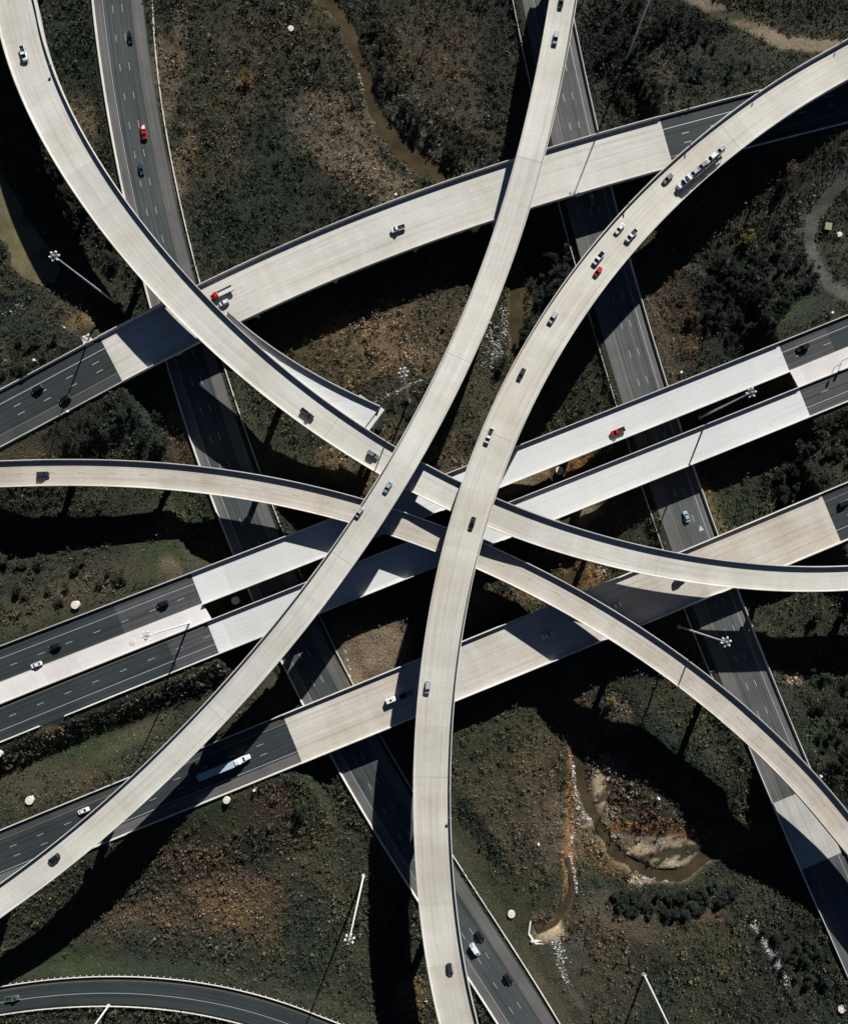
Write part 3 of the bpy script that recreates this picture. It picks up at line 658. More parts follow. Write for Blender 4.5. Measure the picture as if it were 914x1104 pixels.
# lane arrow on the right hand highway
mb = MB(); c = W(757, 574, 0); a = math.atan2(-N2.T[N2.near(757,574)][1], -N2.T[N2.near(757,574)][0])
arrow = [(-2.9,-.28),(0.2,-.28),(0.2,-1.25),(3.2,0),(0.2,1.25),(0.2,.28),(-2.9,.28)]
mb.add([(c[0]+x_*math.cos(a)-y_*math.sin(a), c[1]+x_*math.sin(a)+y_*math.cos(a), c[2]+.016) for x_, y_ in arrow], [tuple(range(7))])
tag(mb.build('lane_arrow', M['paint']), kind='structure')

# ------------------------------------------------------------------ bridges
BH = 1.35
def barrier_profile(side, h=BH, drop=.45, base=-.05):
    s_ = side
    return [(s_, s_*.05, -drop), (s_, s_*.05, h), (s_, -s_*.24, h), (s_, -s_*.30, .55), (s_, -s_*.46, .10), (s_, -s_*.46, base)]
def bridge(name, label, road, i0, i1, mat, depth=2.3, gfrac=0.62, joints=(), lines=(), piers=(), group='concrete bridges of the interchange', col_r=1.15, lamp_pts=(), barriers=(-1, 1)):
    root = empty(name, road.at(i0)); root.location = (0, 0, 0)
    tag(root, label, 'bridge', group)
    mb = MB(); road.sweep(mb, [(-1, 0, 0), (1, 0, 0), (1, 0, -.32), (-1, 0, -.32)], i0, i1); deck = mb.build('deck', mat, root)
    for s_ in barriers:
        mb = MB(); road.sweep(mb, barrier_profile(s_), i0, i1); mb.build('barrier', M['barrier'], root)
    # two or three box girders under the slab
    wm = float(road.w[(i0+i1)//2]); k = 4 if wm < 17 else 6
    if gfrac < .5:          # one central box girder with wide thin overhangs
        k = 0; hw_ = gfrac*wm/2
        mb = MB(); road.sweep(mb, [(0, -hw_*1.5, -.325), (0, hw_*1.5, -.325), (0, hw_, -1.0), (0, hw_*.8, -depth), (0, -hw_*.8, -depth), (0, -hw_, -1.0)], i0, i1); mb.build('girder', M['girder'], root)
    for g_ in range(k):
        c_ = -0.86+1.72*g_/(k-1)
        mb = MB(); road.sweep(mb, [(c_, -.75, -.325), (c_, .75, -.325), (c_, .75, -.6), (c_, .25, -.8), (c_, .25, -depth+.3), (c_, .5, -depth+.1), (c_, .5, -depth), (c_, -.5, -depth), (c_, -.5, -depth+.1), (c_, -.25, -depth+.3), (c_, -.25, -.8), (c_, -.75, -.6)], i0, i1)
        mb.build('girder', M['girder'], root)
    if joints:
        for j in joints:
            i = road.near(*j)
            if not (i0 < i < i1): continue
            mb = MB(); u = road.u[i]; vs_ = []; uv = []
            for d in (-.09, .09):
                for f in (-1, 1):
                    o = f*(road.w[i]/2-.47); x_, y_, z_ = road.at(i, o, .011); vs_.append((x_+road.T[i, 0]*d, y_+road.T[i, 1]*d, z_)); uv.append((u, o))
            mb.add(vs_, [(0, 1, 3, 2)], uv); mb.build('expansion_joint', M['joint'], root)
    for f, kind, mk in lines:
        mb = MB()
        if kind == 'solid': road.strip(mb, f, .08, road.u[i0], road.u[i1], .008)
        else:
            u = road.u[i0]+3
            while u+3 < road.u[i1]: road.strip(mb, f, .09, u, u+3.05, .008); u += 12.2
        tag(mb.build('lane_marking', M[mk]), kind='structure')
    for p in piers:
        i = road.near(*p[:2])
        x_, y_, z_ = road.at(i); gz_ = float(gz_at(x_, y_))-.4; ang = math.atan2(road.N[i, 1], road.N[i, 0])
        wd_ = float(road.w[i]); n_ = 1 if wd_ < 15 else 3
        pr = MB(); top = z_-depth-.02
        cap_h = 1.6
        pr.box((x_, y_, top-cap_h/2), (wd_*(.78 if n_ == 1 else .92), 2.2, cap_h), ang)
        for q in range(n_):
            o = 0 if n_ == 1 else (q-1)*wd_*.34
            cx_, cy_ = x_+road.N[i, 0]*o, y_+road.N[i, 1]*o
            pr.box((cx_, cy_, (top-cap_h+gz_)/2), (2.6 if n_ == 1 else 1.3, 2.0 if n_ == 1 else 1.3, top-cap_h-gz_), ang)
        pr.build('pier', M['pier'], root)
    return root
def pts_along(road, i0, i1, d_m, off=0):
    out = []; u = road.u[i0]+off
    while u < road.u[i1]:
        i = int(np.abs(road.u-u).argmin()); out.append(tuple(road.px[i])); u += d_m
    return out
full = lambda r: (0, len(r.P)-1)
def small_sign(root, road, px, side):
    """little flag bracket fixed on top of the parapet"""
    i = road.near(*px); o = side*(road.w[i]/2-.1); x_, y_, z_ = road.at(i, o, BH)
    ang = math.atan2(road.T[i, 1], road.T[i, 0])
    mb = MB(); mb.box((x_, y_, z_+.45), (.12, .12, .9)); mb.box((x_, y_, z_+1.05), (1.0, .08, .7), ang+R(60)); mb.build('parapet_sign', M['sign'], root)
E1_J = [(400,548),(650,455)]
rE1 = bridge('overpass_bridge', 'wide white concrete bridge with the red pickup on it, northern one of the middle pair', E1, E1L, E1Rr, M['deck_white'], 2.0, joints=[], piers=pts_along(E1, E1L, E1Rr, 36, 22))
rE2 = bridge('overpass_bridge', 'wide white concrete bridge without vehicles, southern one of the middle pair', E2, E2L, E2R, M['deck_white'], 2.0, joints=[], piers=pts_along(E2, E2L, E2R, 36, 22))
rE3 = bridge('overpass_bridge', 'tan stained concrete bridge furthest south, crossing under the tall curved flyovers', E3, E3L, E3R, M['deck_tan2'], 2.0,
             joints=[], lines=[(10/55,'solid','paint_faint'),(21/55,'dash','paint_faint'),(31.5/55,'dash','paint_faint'),(42/55,'solid','paint_faint')], piers=pts_along(E3, E3L, E3R, 36, 24))
rD = bridge('overpass_bridge', 'broad concrete bridge curving gently across the top with the red flatbed on it', D, DL, DR, M['deck_mid'], 2.0,
            joints=[], lines=[(13.5/56,'solid','paint_faint'),(23/56,'dash','paint_faint'),(33/56,'dash','paint_faint'),(44/56,'solid','paint_faint')], piers=pts_along(D, DL, DR, 36, 24))
rN = bridge('creek_bridge', 'short pale concrete creek bridge on the right hand highway, half under a flyover', N2, N2L, N2R, M['deck_bridge'], 1.1,
            lines=[(12.5/51,'solid','paint_dark'),(42/51,'solid','paint_faint')], group='concrete bridges of the interchange')
LR = [(.13,'solid','paint_faint'),(.44,'dash','paint_dark'),(.80,'solid','paint_faint')]
rA = bridge('flyover_ramp', 'tall pale flyover sweeping from the top down to the lower left corner', A, *full(A), M['deck_mid'], 3.0, .46,
            joints=[(492,385),(368,603),(236,770),(573,170)], lines=[(.4,'dash','paint_faint'),(.1,'solid','paint_faint'),(.86,'solid','paint_faint')],
            piers=[(-20,985),(100,893),(225,778),(318,677),(462,463),(515,345),(556,245),(592,120),(612,-20)], group='tall curved flyover ramps')
rB = bridge('flyover_ramp', 'curved flyover from the upper left corner running under two others to the right edge', B, *full(B), M['deck_mid'], 3.3, .6,
            joints=[(415,510),(492,536),(708,606),(350,468)], lines=[(.35,'solid','paint_faint'),(.6,'dash','paint_faint'),(.9,'solid','paint_faint')],
            piers=[(-5,-60),(75,160),(140,245),(215,330),(300,410),(395,487),(515,548),(650,592),(850,622),(960,622)], group='tall curved flyover ramps')
rC = bridge('flyover_ramp', 'tallest curved flyover from the right top corner down to the bottom, carrying the car transporter', C, *full(C), M['deck_warm'], 3.5, .6,
            joints=[(530,466),(466,840),(790,152)], lines=[(.1,'solid','paint_faint'),(.38,'dash','paint_faint'),(.66,'dash','paint_faint'),(.9,'solid','paint_faint')],
            piers=[(930,60),(850,96),(745,172),(666,260),(600,350),(548,448),(508,565),(480,690),(465,885),(478,1010),(505,1130)], group='tall curved flyover ramps')
rF = bridge('flyover_ramp', 'narrow tan flyover from the left edge bending down to the right edge', F, *full(F), M['deck_tan'], 3.3, .6,
            joints=[(350,541),(632,660),(725,721),(817,790),(495,592)], lines=[(.16,'solid','paint_faint'),(.5,'dash','paint_dark'),(.88,'solid','paint_faint')],
            piers=[(-60,511),(60,509),(168,513),(270,526),(375,551),(440,568),(530,605),(612,646),(690,698),(780,764),(960,965)], group='tall curved flyover ramps')
for r_, rd, lst, sd2 in ((rC, C, [(912,59),(815,108),(740,160),(675,222)], -1), (rC, C, [(486,882)], 1), (rB, B, [(49,78)], -1)):
    for q in lst: small_sign(r_, rd, q, sd2)
# unfinished stub that leaves the upper left flyover
STUB_O = [(246,335.5),(288,370),(300,378.5),(334,400.6),(372,420),(411.9,439)]
mb = MB(); stub = empty('ramp_stub'); tag(stub, 'unfinished triangular ramp stub ending in mid air beside the upper left flyover', 'bridge')
so_ = smooth_curve(STUB_O, 3)[::4]
zB = lambda p: float(B.z[B.near(*p)])
outer = [W(a_, b_, zB((a_, b_))) for a_, b_ in so_]
bi = [B.near(a_, b_) for a_, b_ in so_]; inner = []
for i_ in np.linspace(B.near(240,345), B.near(385,475), len(outer)):
    i_ = int(i_); o = -B.w[i_]/2-.12; inner.append(np.array(B.at(i_, o)))
vs_ = []; uv = []
for p_, q_ in zip(inner, outer):
    for pt, dz in ((p_, -.01), (q_, -.01), (q_, -.9), (p_, -.9)): vs_.append((pt[0], pt[1], q_[2]+dz)); uv.append((pt[0], pt[1]))
n_ = len(outer)
mb.add(vs_, [(4*i+j, 4*i+(j+1) % 4, 4*i+4+(j+1) % 4, 4*i+4+j) for i in range(n_-1) for j in range(4)]+[(0, 1, 2, 3), (4*n_-1, 4*n_-2, 4*n_-3, 4*n_-4)], uv)
mb.build('deck', M['deck_white'], stub)
mb = MB(); vs_ = []; o_ = np.array(outer); T_ = np.gradient(o_[:, :2], axis=0); T_ /= np.linalg.norm(T_, axis=1)[:, None]; Nn = np.c_[T_[:, 1], -T_[:, 0]]
if (Nn[5]*(np.array(inner[5])[:2]-o_[5, :2])).sum() < 0: Nn = -Nn
for i in range(n_):
    for off, dz in ((-.05, -.95), (-.05, BH), (.25, BH), (.4, .1), (.4, -.05)): vs_.append((o_[i, 0]+Nn[i, 0]*off, o_[i, 1]+Nn[i, 1]*off, o_[i, 2]+dz))
mb.add(vs_, [(5*i+j, 5*i+(j+1) % 5, 5*i+5+(j+1) % 5, 5*i+5+j) for i in range(n_-1) for j in range(5)]+[(4,3,2,1,0), tuple(5*(n_-1)+j for j in range(5))])
mb.build('barrier', M['barrier'], stub)
e0_, e1_ = np.array(inner[-1]), np.array(outer[-1]); mid = (e0_+e1_)/2; dv = e1_-e0_; L_ = float(np.linalg.norm(dv[:2])); ang_ = math.atan2(dv[1], dv[0])
out_n = np.array([dv[1], -dv[0]])/L_
if (out_n*(o_[-1, :2]-o_[-3, :2])).sum() < 0: out_n = -out_n
mb = MB(); c_ = mid[:2]+out_n*1.1
mb.box((c_[0], c_[1], e1_[2]-1.5), (L_, 1.6, 1.6), ang_)
mb.build('pier_cap', M['deck_white'], stub)
mb = MB(); gz_ = float(gz_at(c_[0], c_[1]))
mb.box((c_[0], c_[1], (e1_[2]-2.3+gz_-.4)/2), (2.4, 1.8, e1_[2]-2.3-gz_+.4), ang_); mb.build('pier', M['pier'], stub)
mb = MB()
for q in (-.32, .1, .42):
    cc = mid[:2]+dv[:2]*q*.9; mb.box((cc[0]-out_n[0]*4, cc[1]-out_n[1]*4, e1_[2]-1.65), (.8, 11, 1.4), ang_)
mb.build('girder', M['girder'], stub)

# ------------------------------------------------------------------ barriers along the asphalt approaches
def wall_thing(label, road, side, i0, i1, group='concrete barriers along the asphalt roads', h=1.0, name='concrete_barrier'):
    mb = MB(); road.sweep(mb, barrier_profile(side, h, .5), i0, i1); return tag(mb.build(name, M['barrier']), label, 'barrier', group)
last = lambda r: len(r.P)-1
wall_thing('concrete barrier on the north edge of the dark road at the upper left', D, -1, 0, DL)
wall_thing('concrete barrier on the south edge of the dark road at the upper left', D, 1, 0, DL)
wall_thing('concrete barrier north of the short dark road under the top right flyover', D, -1, DR, last(D))
wall_thing('shaded concrete barrier south of the dark road under the top right flyover', D, 1, DR, last(D))
wall_thing('concrete barrier on the north side of the left middle westbound asphalt', E1, -1, 0, E1L)
wall_thing('concrete barrier on the north side of the right middle asphalt near the round black car', E1, -1, E1Rr, last(E1))
wall_thing('concrete barrier between the paved median and the left eastbound asphalt', E2, -1, 0, E2L)
wall_thing('concrete barrier between the paved median and the right eastbound asphalt', E2, -1, E2R, last(E2))
k1, k2 = E2.near(38, 766), E2.near(66, 755)
wall_thing('short concrete barrier left of the opening in the eastbound roadside', E2, 1, 0, k1)
wall_thing('long concrete barrier from the roadside opening up to the middle bridge', E2, 1, k2, E2L)
wall_thing('concrete barrier south of the right eastbound asphalt above the shaded scrub', E2, 1, E2R, last(E2))
wall_thing('concrete barrier on the north edge of the road with the long semi truck', E3, -1, 0, E3L)
wall_thing('concrete barrier on the south edge of the road with the long semi truck', E3, 1, 0, E3L)
wall_thing('concrete barrier north of the asphalt right of the tan bridge', E3, -1, E3R, last(E3))
wall_thing('concrete barrier south of the asphalt right of the tan bridge', E3, 1, E3R, last(E3))
wall_thing('bright concrete barrier along the west edge of the left highway', N1, -1, 0, last(N1), h=1.1)
wall_thing('concrete barrier on the east edge of the right highway north of the creek bridge', N2, 1, 0, N2L)
wall_thing('concrete barrier on the east edge of the right highway beyond the creek bridge', N2, 1, N2R, last(N2))
wall_thing('concrete barrier on the west edge of the right highway below the creek bridge', N2, -1, N2R, last(N2))
wall_thing('concrete barrier on the west edge of the right highway above the creek bridge', N2, -1, N2.near(790,770), N2L)
def poly_wall(pts, label, h=.9, wd_=.38, deg=5):
    c = smooth_curve(pts, deg)[::3]; P = np.array([ground_pt(a_, b_) for a_, b_ in c]); T_ = np.gradient(P[:, :2], axis=0); T_ /= np.linalg.norm(T_, axis=1)[:, None]
    Nn = np.c_[-T_[:, 1], T_[:, 0]]; mb = MB(); vs_ = []
    z = np.convolve(np.pad(P[:, 2], 4, mode='edge'), np.ones(9)/9, 'valid')
    for i in range(len(P)):
        for o, dz in ((-wd_/2, -.5), (-wd_/2*.6, h), (wd_/2*.6, h), (wd_/2, -.5)): vs_.append((P[i, 0]+Nn[i, 0]*o, P[i, 1]+Nn[i, 1]*o, z[i]+dz))
    n = len(P); mb.add(vs_, [(4*i+j, 4*i+(j+1) % 4, 4*i+4+(j+1) % 4, 4*i+4+j) for i in range(n-1) for j in range(4)]+[(3,2,1,0), (4*n-4,4*n-3,4*n-2,4*n-1)])
    return tag(mb.build('concrete_barrier', M['barrier']), label, 'barrier', 'concrete barriers along the asphalt roads')
poly_wall(N1B, 'thin concrete barrier set back on the east side of the left highway')
poly_wall(N2B, 'thin concrete barrier set back on the west side of the right highway')
# guardrails of the curved road at the bottom left
def guardrail(road, side, label):
    root = empty('guardrail'); tag(root, label, 'guardrail', 'guardrails of the bottom road')
    o = side*(1.0); pr = [(side, side*.55, .45), (side, side*.55, .85), (side, side*.75, .85), (side, side*.75, .45)]
    mb = MB(); road.sweep(mb, pr, 0, last(road)); mb.build('rail', M['barrier'], root)
    pm = MB(); pm.box((0, 0, .1), (.2, .25, 1.1)); first = None
    for u in np.arange(1.0, road.u[-1], 2.6 if side < 0 else 4.0):
        i = int(np.abs(road.u-u).argmin()); f_ = side*(road.w[i]/2+.95)
        x_, y_ = np.interp(u, road.u, road.P[:, 0]+road.N[:, 0]*f_), np.interp(u, road.u, road.P[:, 1]+road.N[:, 1]*f_)
        z_ = float(np.interp(u, road.u, road.P[:, 2]))
        if first is None: first = pm.build('post', M['barrier'], root); q = first
        else: q = first.copy(); COL.objects.link(q); q.parent = root
        q.location = (x_, y_, z_+.2)
guardrail(GR, -1, 'guardrail with close posts on the north side of the bottom curved road')
guardrail(GR, 1, 'guardrail on the south side of the bottom curved road')

# ------------------------------------------------------------------ high mast lights
def mast(h):
    root = empty('high_mast_light')
    mb = MB(); mb.tube((0, 0, .3), (0, 0, h*.5), .42, .32, 12); mb.tube((0, 0, h*.5), (0, 0, h-.2), .32, .19, 12); mb.build('pole', M['steel'], root)
    mb = MB(); mb.tube((0, 0, -.8), (0, 0, .35), .9, .9, 16); mb.build('foundation', M['inlet'], root)
    mb = MB(); n = 24
    for i in range(n):
        a0, a1 = 2*math.pi*i/n, 2*math.pi*(i+1)/n; mb.tube((1.15*math.cos(a0), 1.15*math.sin(a0), h-.5), (1.15*math.cos(a1), 1.15*math.sin(a1), h-.5), .09, .09, 6)
    mb.tube((0, 0, h-.7), (0, 0, h+.25), .55, .38, 14)
    for i in range(4):
        a0 = math.pi*i/2+.3; mb.tube((0, 0, h-.5), (1.15*math.cos(a0), 1.15*math.sin(a0), h-.5), .06, .06, 6)
    mb.build('lowering_ring', M['steel_dull'], root)
    for i in range(6):
        a0 = 2*math.pi*i/6+.2; mb = MB(); c_, s_ = math.cos(a0), math.sin(a0)
        mb.tube((1.62*c_, 1.62*s_, h-.85), (1.62*c_, 1.62*s_, h-.35), .40, .24, 10); mb.tube((1.15*c_, 1.15*s_, h-.5), (1.6*c_, 1.6*s_, h-.45), .07, .07, 6)
        mb.build('lamp', M['lamp'], root)
    return root
def place_mast(top=None, base=None, h=48.0, label='', z0=None):
    if base is None:
        z = -2.0 if z0 is None else z0
        for _ in range(4):
            k = (H-z-h)/(H-z); base = (CX+(top[0]-CX)*k, CY+(top[1]-CY)*k)
            p = ground_pt(*base) if z0 is None else W(*base, z0); z = p[2]
    else: p = ground_pt(*base) if z0 is None else W(*base, z0)
    r_ = mast(h); r_.location = tuple(map(float, p)); tag(r_, label, 'lamp post', 'high mast lights')
place_mast(top=(57.3, 275), label='high mast light in the black shadow near the olive pond')
place_mast(top=(810.5, 422.5), label='high mast light rising between the two white middle bridges')
place_mast(top=(783.5, 692.5), label='high mast light whose lamp ring hovers over the right highway')
place_mast(top=(376.5, 1014), label='high mast light leaning down over the scrub left of the bottom flyover')
place_mast(top=(434.6, 400.5), label='high mast light beside the end of the ramp stub')
place_mast(base=(694, 1051), label='high mast light cut off by the bottom edge right of centre')
place_mast(base=(117, 1085), label='high mast light rising below the bottom left guardrail')
place_mast(top=(157, 686), h=43, z0=7.4, label='high mast light standing on the left paved median')
place_mast(base=(675, 64), label='high mast light in the dark woods at the top')
place_mast(base=(533, -143), label='high mast light whose thin shadow crosses the scrub at the top centre')
# tall roadside pole at the upper left
root = empty('camera_pole', ground_pt(95, 368)); tag(root, 'tall white camera pole on a concrete pad beside the upper left road', 'pole')
mb = MB(); mb.tube((0, 0, 0), (0, 0, 20), .28, .16, 10); mb.build('pole', M['steel'], root)
mb = MB(); mb.box((-.3, .5, -.15), (4.2, 4.6, .9), R(25), .92); mb.build('base_pad', M['inlet_lid'], root)
mb = MB(); mb.tube((0, 0, 19.6), (.9, -.5, 19.9), .1, .1, 8); mb.box((1.1, -.6, 19.8), (.7, .4, .4), R(-30)); mb.build('camera_box', M['lamp'], root)
# signs on two posts on the right median
for (sx, sy, lb) in ((899, 396, 'road sign on a post at the left on the right paved median'), (907.5, 389, 'road sign with a short arm on the right paved median')):
    p = W(sx, sy, 7.95); root = empty('road_sign', p); tag(root, lb, 'sign', 'signs on the right paved median')
    mb = MB(); mb.tube((0, 0, 0), (0, 0, 4.6), .12, .10, 8); mb.build('post', M['steel_dull'], root)
    mb = MB(); mb.box((0, .1, 4.2), (1.3, .08, 1.5), R(20)); mb.build('sign_panel', M['sign'], root)

# ------------------------------------------------------------------ round concrete drain inlets
def inlet(px, py, r_, h, label, z0=None):
    p = ground_pt(px, py) if z0 is None else W(px, py, z0)
    root = empty('drain_inlet', p); tag(root, label, 'drain', 'round concrete drain inlets')
    mb = MB(); mb.tube((0, 0, -1.2), (0, 0, h), r_, r_, 20); mb.build('body', M['inlet'], root)
    mb = MB(); mb.tube((0, 0, h+.002), (0, 0, h+.18), r_*1.06, r_*1.0, 20); mb.tube((0, 0, h+.182), (0, 0, h+.26), r_*.35, r_*.33, 12); mb.build('lid', M['inlet_lid'], root)
inlet(83, 652, 1.55, 1.6, 'round pale drain inlet in scrub north of the left middle road')
inlet(256, 647, 1.6, 3.2, 'round concrete drain inlet in the dark gap left of the leftmost flyover crossing')
inlet(602, 508, 1.6, 2.6, 'round white drain inlet in the gap between the middle bridges by bare orange soil')
inlet(245, 862, 1.35, 1.2, 'round beige drain inlet on green grass south of the semi truck')
inlet(34, 862, 1.6, 1.6, 'round pale drain inlet on the grass strip at the left edge')
inlet(551, 985, 1.5, .9, 'pinkish round drain inlet east of the lower left highway')
inlet(906, 1087, 1.6, .9, 'weathered round drain inlet near the lower right corner')
inlet(903, 254, 1.1, 1.3, 'white round drain inlet inside the grey track bend at the right')
inlet(314, 32, 1.2, .9, 'small round drain inlet in the scrub near the top')
inlet(143, 692, 1.3, .15, 'flat round drain cover set in the left paved median', z0=7.4)
inlet(0, 812, 1.5, 1.4, 'round pale drain inlet cut by the left edge')
p = ground_pt(890, 246); root = empty('utility_box', p); tag(root, 'square weathered concrete utility box beside the grey track bend', 'utility box')
mb = MB(); mb.box((0, 0, .8), (2.6, 2.8, 2.4), R(-10)); mb.build('body', M['mossy'], root)
mb = MB(); mb.box((0, 0, 2.1), (2.8, 3.0, .18), R(-10)); mb.build('lid', M['mossy'], root)
# small white marker posts and drain markers in the grass
MK = [(39,389,'by the upper left road barrier'),(75,444,'south of the upper left road'),(427,211,'north of the broad top bridge'),(733,402,'north of the white middle bridge'),
      (895,338,'above the right asphalt'),(573,1013,'near the pond headwall'),(580,909,'in brown scrub right of the bottom flyover'),(709,860,'above the sand bars'),
      (712,971,'below the dark hedge'),(698,118,'in the dark woods at the top'),(888,1045,'in the lower right scrub'),(275,851,'beside the beige inlet'),(883,836,'right of the lower right flyover')]
for a_, b_, t_ in MK:
    p = ground_pt(a_, b_); root = empty('marker_post', p); tag(root, 'small white marker post ' + t_, 'post', 'white marker posts')
    mb = MB(); mb.tube((0, 0, -.3), (0, 0, 1.5), .3, .28, 8); mb.build('stake', M['lamp'], root)
    mb = MB(); mb.box((0, 0, 1.6), (.95, .8, .25), .4); mb.build('cap', M['lamp'], root)
# headwall of the small side pond
hw_pts = [(573, 984), (569.7, 1007), (577, 1017), (592, 1018.5)]
root = empty('headwall'); tag(root, 'white angled concrete headwall around the brown pool by the lower highway', 'wall')
mb = MB(); zt = float(ground_pt(572, 1000)[2])+1.0
for (a_, b_), (c_, d_) in zip(hw_pts[:-1], hw_pts[1:]):
    p, q = W(a_, b_, zt), W(c_, d_, zt); L_ = np.hypot(*(q-p)[:2]); m_ = (p+q)/2
    mb.box((m_[0], m_[1], zt-1.2), (L_-.02, .6, 3.6), math.atan2(q[1]-p[1], q[0]-p[0]))
mb.build('wing_wall', M['white_wall'], root)
mb = MB(); p = W(581, 1016.5, zt); mb.box((p[0]+.3, p[1]-.2, zt-.9), (4.2, 2.2, 2.1), R(-4)); mb.build('apron', M['white_wall'], root)

# ------------------------------------------------------------------ vehicles
def loft(mb, st, chamf=.12):
    """st: (x, half width, z low, z high)"""
    vs_ = []
    for x_, hw_, z0, z1 in st:
        c_ = min(chamf, hw_*.4, (z1-z0)*.4)
        vs_ += [(x_, -hw_+c_, z0), (x_, -hw_, z0+c_), (x_, -hw_, z1-c_), (x_, -hw_+c_*1.4, z1), (x_, hw_-c_*1.4, z1), (x_, hw_, z1-c_), (x_, hw_, z0+c_), (x_, hw_-c_, z0)]
    n = len(st); mb.add(vs_, [(8*i+j, 8*i+(j+1) % 8, 8*i+8+(j+1) % 8, 8*i+8+j) for i in range(n-1) for j in range(8)]+[tuple(range(7, -1, -1)), tuple(8*(n-1)+j for j in range(8))])
def frus(mb, b, t, z0, z1):
    (x0, x1, w0), (x2, x3, w1) = b, t
    mb.add([(x0,-w0,z0),(x1,-w0,z0),(x1,w0,z0),(x0,w0,z0),(x2,-w1,z1),(x3,-w1,z1),(x3,w1,z1),(x2,w1,z1)],
           [(3,2,1,0),(4,5,6,7),(0,1,5,4),(1,2,6,5),(2,3,7,6),(3,0,4,7)])
def glass_quad(root, name, pts, off):
    mb = MB(); p = [Vector(q) for q in pts]; n = (p[1]-p[0]).cross(p[2]-p[0]).normalized()
    if n.dot(Vector(off)) < 0: n = -n
    a_ = [tuple(q+n*.015) for q in p]; b_ = [tuple(q-n*.01) for q in p]
    mb.add(a_+b_, [(0,1,2,3),(7,6,5,4),(0,4,5,1),(1,5,6,2),(2,6,7,3),(3,7,4,0)]); return mb.build(name, M['glass'], root)
def wheels(root, xs_, hw_, r_=.36, w_=.26):
    for x_ in xs_:
        for s_ in (-1, 1):
            mb = MB(); mb.tube((x_, s_*(hw_-w_), r_), (x_, s_*(hw_+.01), r_), r_, r_, 14); mb.build('wheel', M['tyre'], root)
def cabin(root, b, t, z0, z1, body):
    """greenhouse: painted pillars and roof with glass set proud"""
    frus(body, b, t, z0, z1)
    (x0, x1, w0), (x2, x3, w1) = b, t; L = lambda a_, b_, k: a_+(b_-a_)*k
    lo, hi = .10, .90; zl, zh = L(z0, z1, lo), L(z0, z1, hi)
    fx = (L(x1, x3, lo), L(x1, x3, hi)); rx = (L(x0, x2, lo), L(x0, x2, hi)); ww = (L(w0, w1, lo), L(w0, w1, hi))
    glass_quad(root, 'windshield', [(fx[0], -ww[0]+.1, zl), (fx[0], ww[0]-.1, zl), (fx[1], ww[1]-.1, zh), (fx[1], -ww[1]+.1, zh)], (1, 0, 0))
    glass_quad(root, 'rear_window', [(rx[0], -ww[0]+.12, zl), (rx[0], ww[0]-.12, zl), (rx[1], ww[1]-.12, zh), (rx[1], -ww[1]+.12, zh)], (-1, 0, 0))
    for s_ in (-1, 1):
        glass_quad(root, 'side_window', [(rx[0]+.15, s_*ww[0], zl), (fx[0]-.15, s_*ww[0], zl), (fx[1]-.1, s_*ww[1], zh), (rx[1]+.1, s_*ww[1], zh)], (0, s_, 0))
def lights(root, xf, xr, hw_, z):
    for s_ in (-1, 1):
        mb = MB(); mb.box((xf, s_*(hw_-.28), z), (.12, .36, .16)); mb.build('headlight', M['lamp'], root)
        mb = MB(); mb.box((xr, s_*(hw_-.2), z+.1), (.1, .26, .2)); mb.build('tail_light', M['red_sign'], root)
def mk_sedan():
    r_ = empty('sedan'); b = MB()
    loft(b, [(-2.35,.78,.38,.86),(-2.2,.88,.28,.98),(-1.3,.92,.25,1.0),(0,.93,.25,.97),(1.2,.92,.25,.93),(2.1,.86,.26,.80),(2.38,.70,.34,.68)])
    cabin(r_, (-1.75, 1.25, .82), (-1.05, .30, .62), .95, 1.45, b)
    b.build('body', PAINTS['silver'], r_); wheels(r_, (-1.4, 1.42), .92); lights(r_, 2.32, -2.33, .86, .62); return r_
def mk_suv():
    r_ = empty('suv'); b = MB()
    loft(b, [(-2.4,.86,.40,1.05),(-2.3,.94,.32,1.12),(0,.97,.32,1.10),(1.3,.96,.32,1.06),(2.15,.92,.32,.98),(2.42,.78,.40,.86)])
    cabin(r_, (-2.3, 1.2, .90), (-2.0, .45, .74), 1.08, 1.78, b)
    b.build('body', PAINTS['black'], r_); wheels(r_, (-1.45, 1.5), .97, .39); lights(r_, 2.36, -2.38, .92, .8); return r_
def mk_pickup():
    r_ = empty('pickup_truck'); b = MB()
    loft(b, [(.1,.98,.42,1.15),(1.3,.98,.40,1.15),(2.6,.95,.42,1.08),(2.9,.80,.50,.95)])
    loft(b, [(-2.95,.95,.50,.78),(.1,.97,.50,.78)])
    for s_ in (-1, 1): b.box((-1.45, s_*.90, .98), (2.98, .13, .42))
    b.box((-2.9, 0, .98), (.12, 1.7, .42)); b.box((.02, 0, .98), (.12, 1.7, .42))
    cabin(r_, (-.05, 1.75, .92), (.15, 1.05, .75), 1.13, 1.85, b)
    b.build('body', PAINTS['white'], r_); wheels(r_, (-1.75, 1.9), .98, .42)
    mb = MB(); mb.box((-1.45, 0, .80), (2.75, 1.62, .05)); mb.build('bed_floor', M['tyre'], r_)
    lights(r_, 2.85, -2.93, .92, .85); return r_
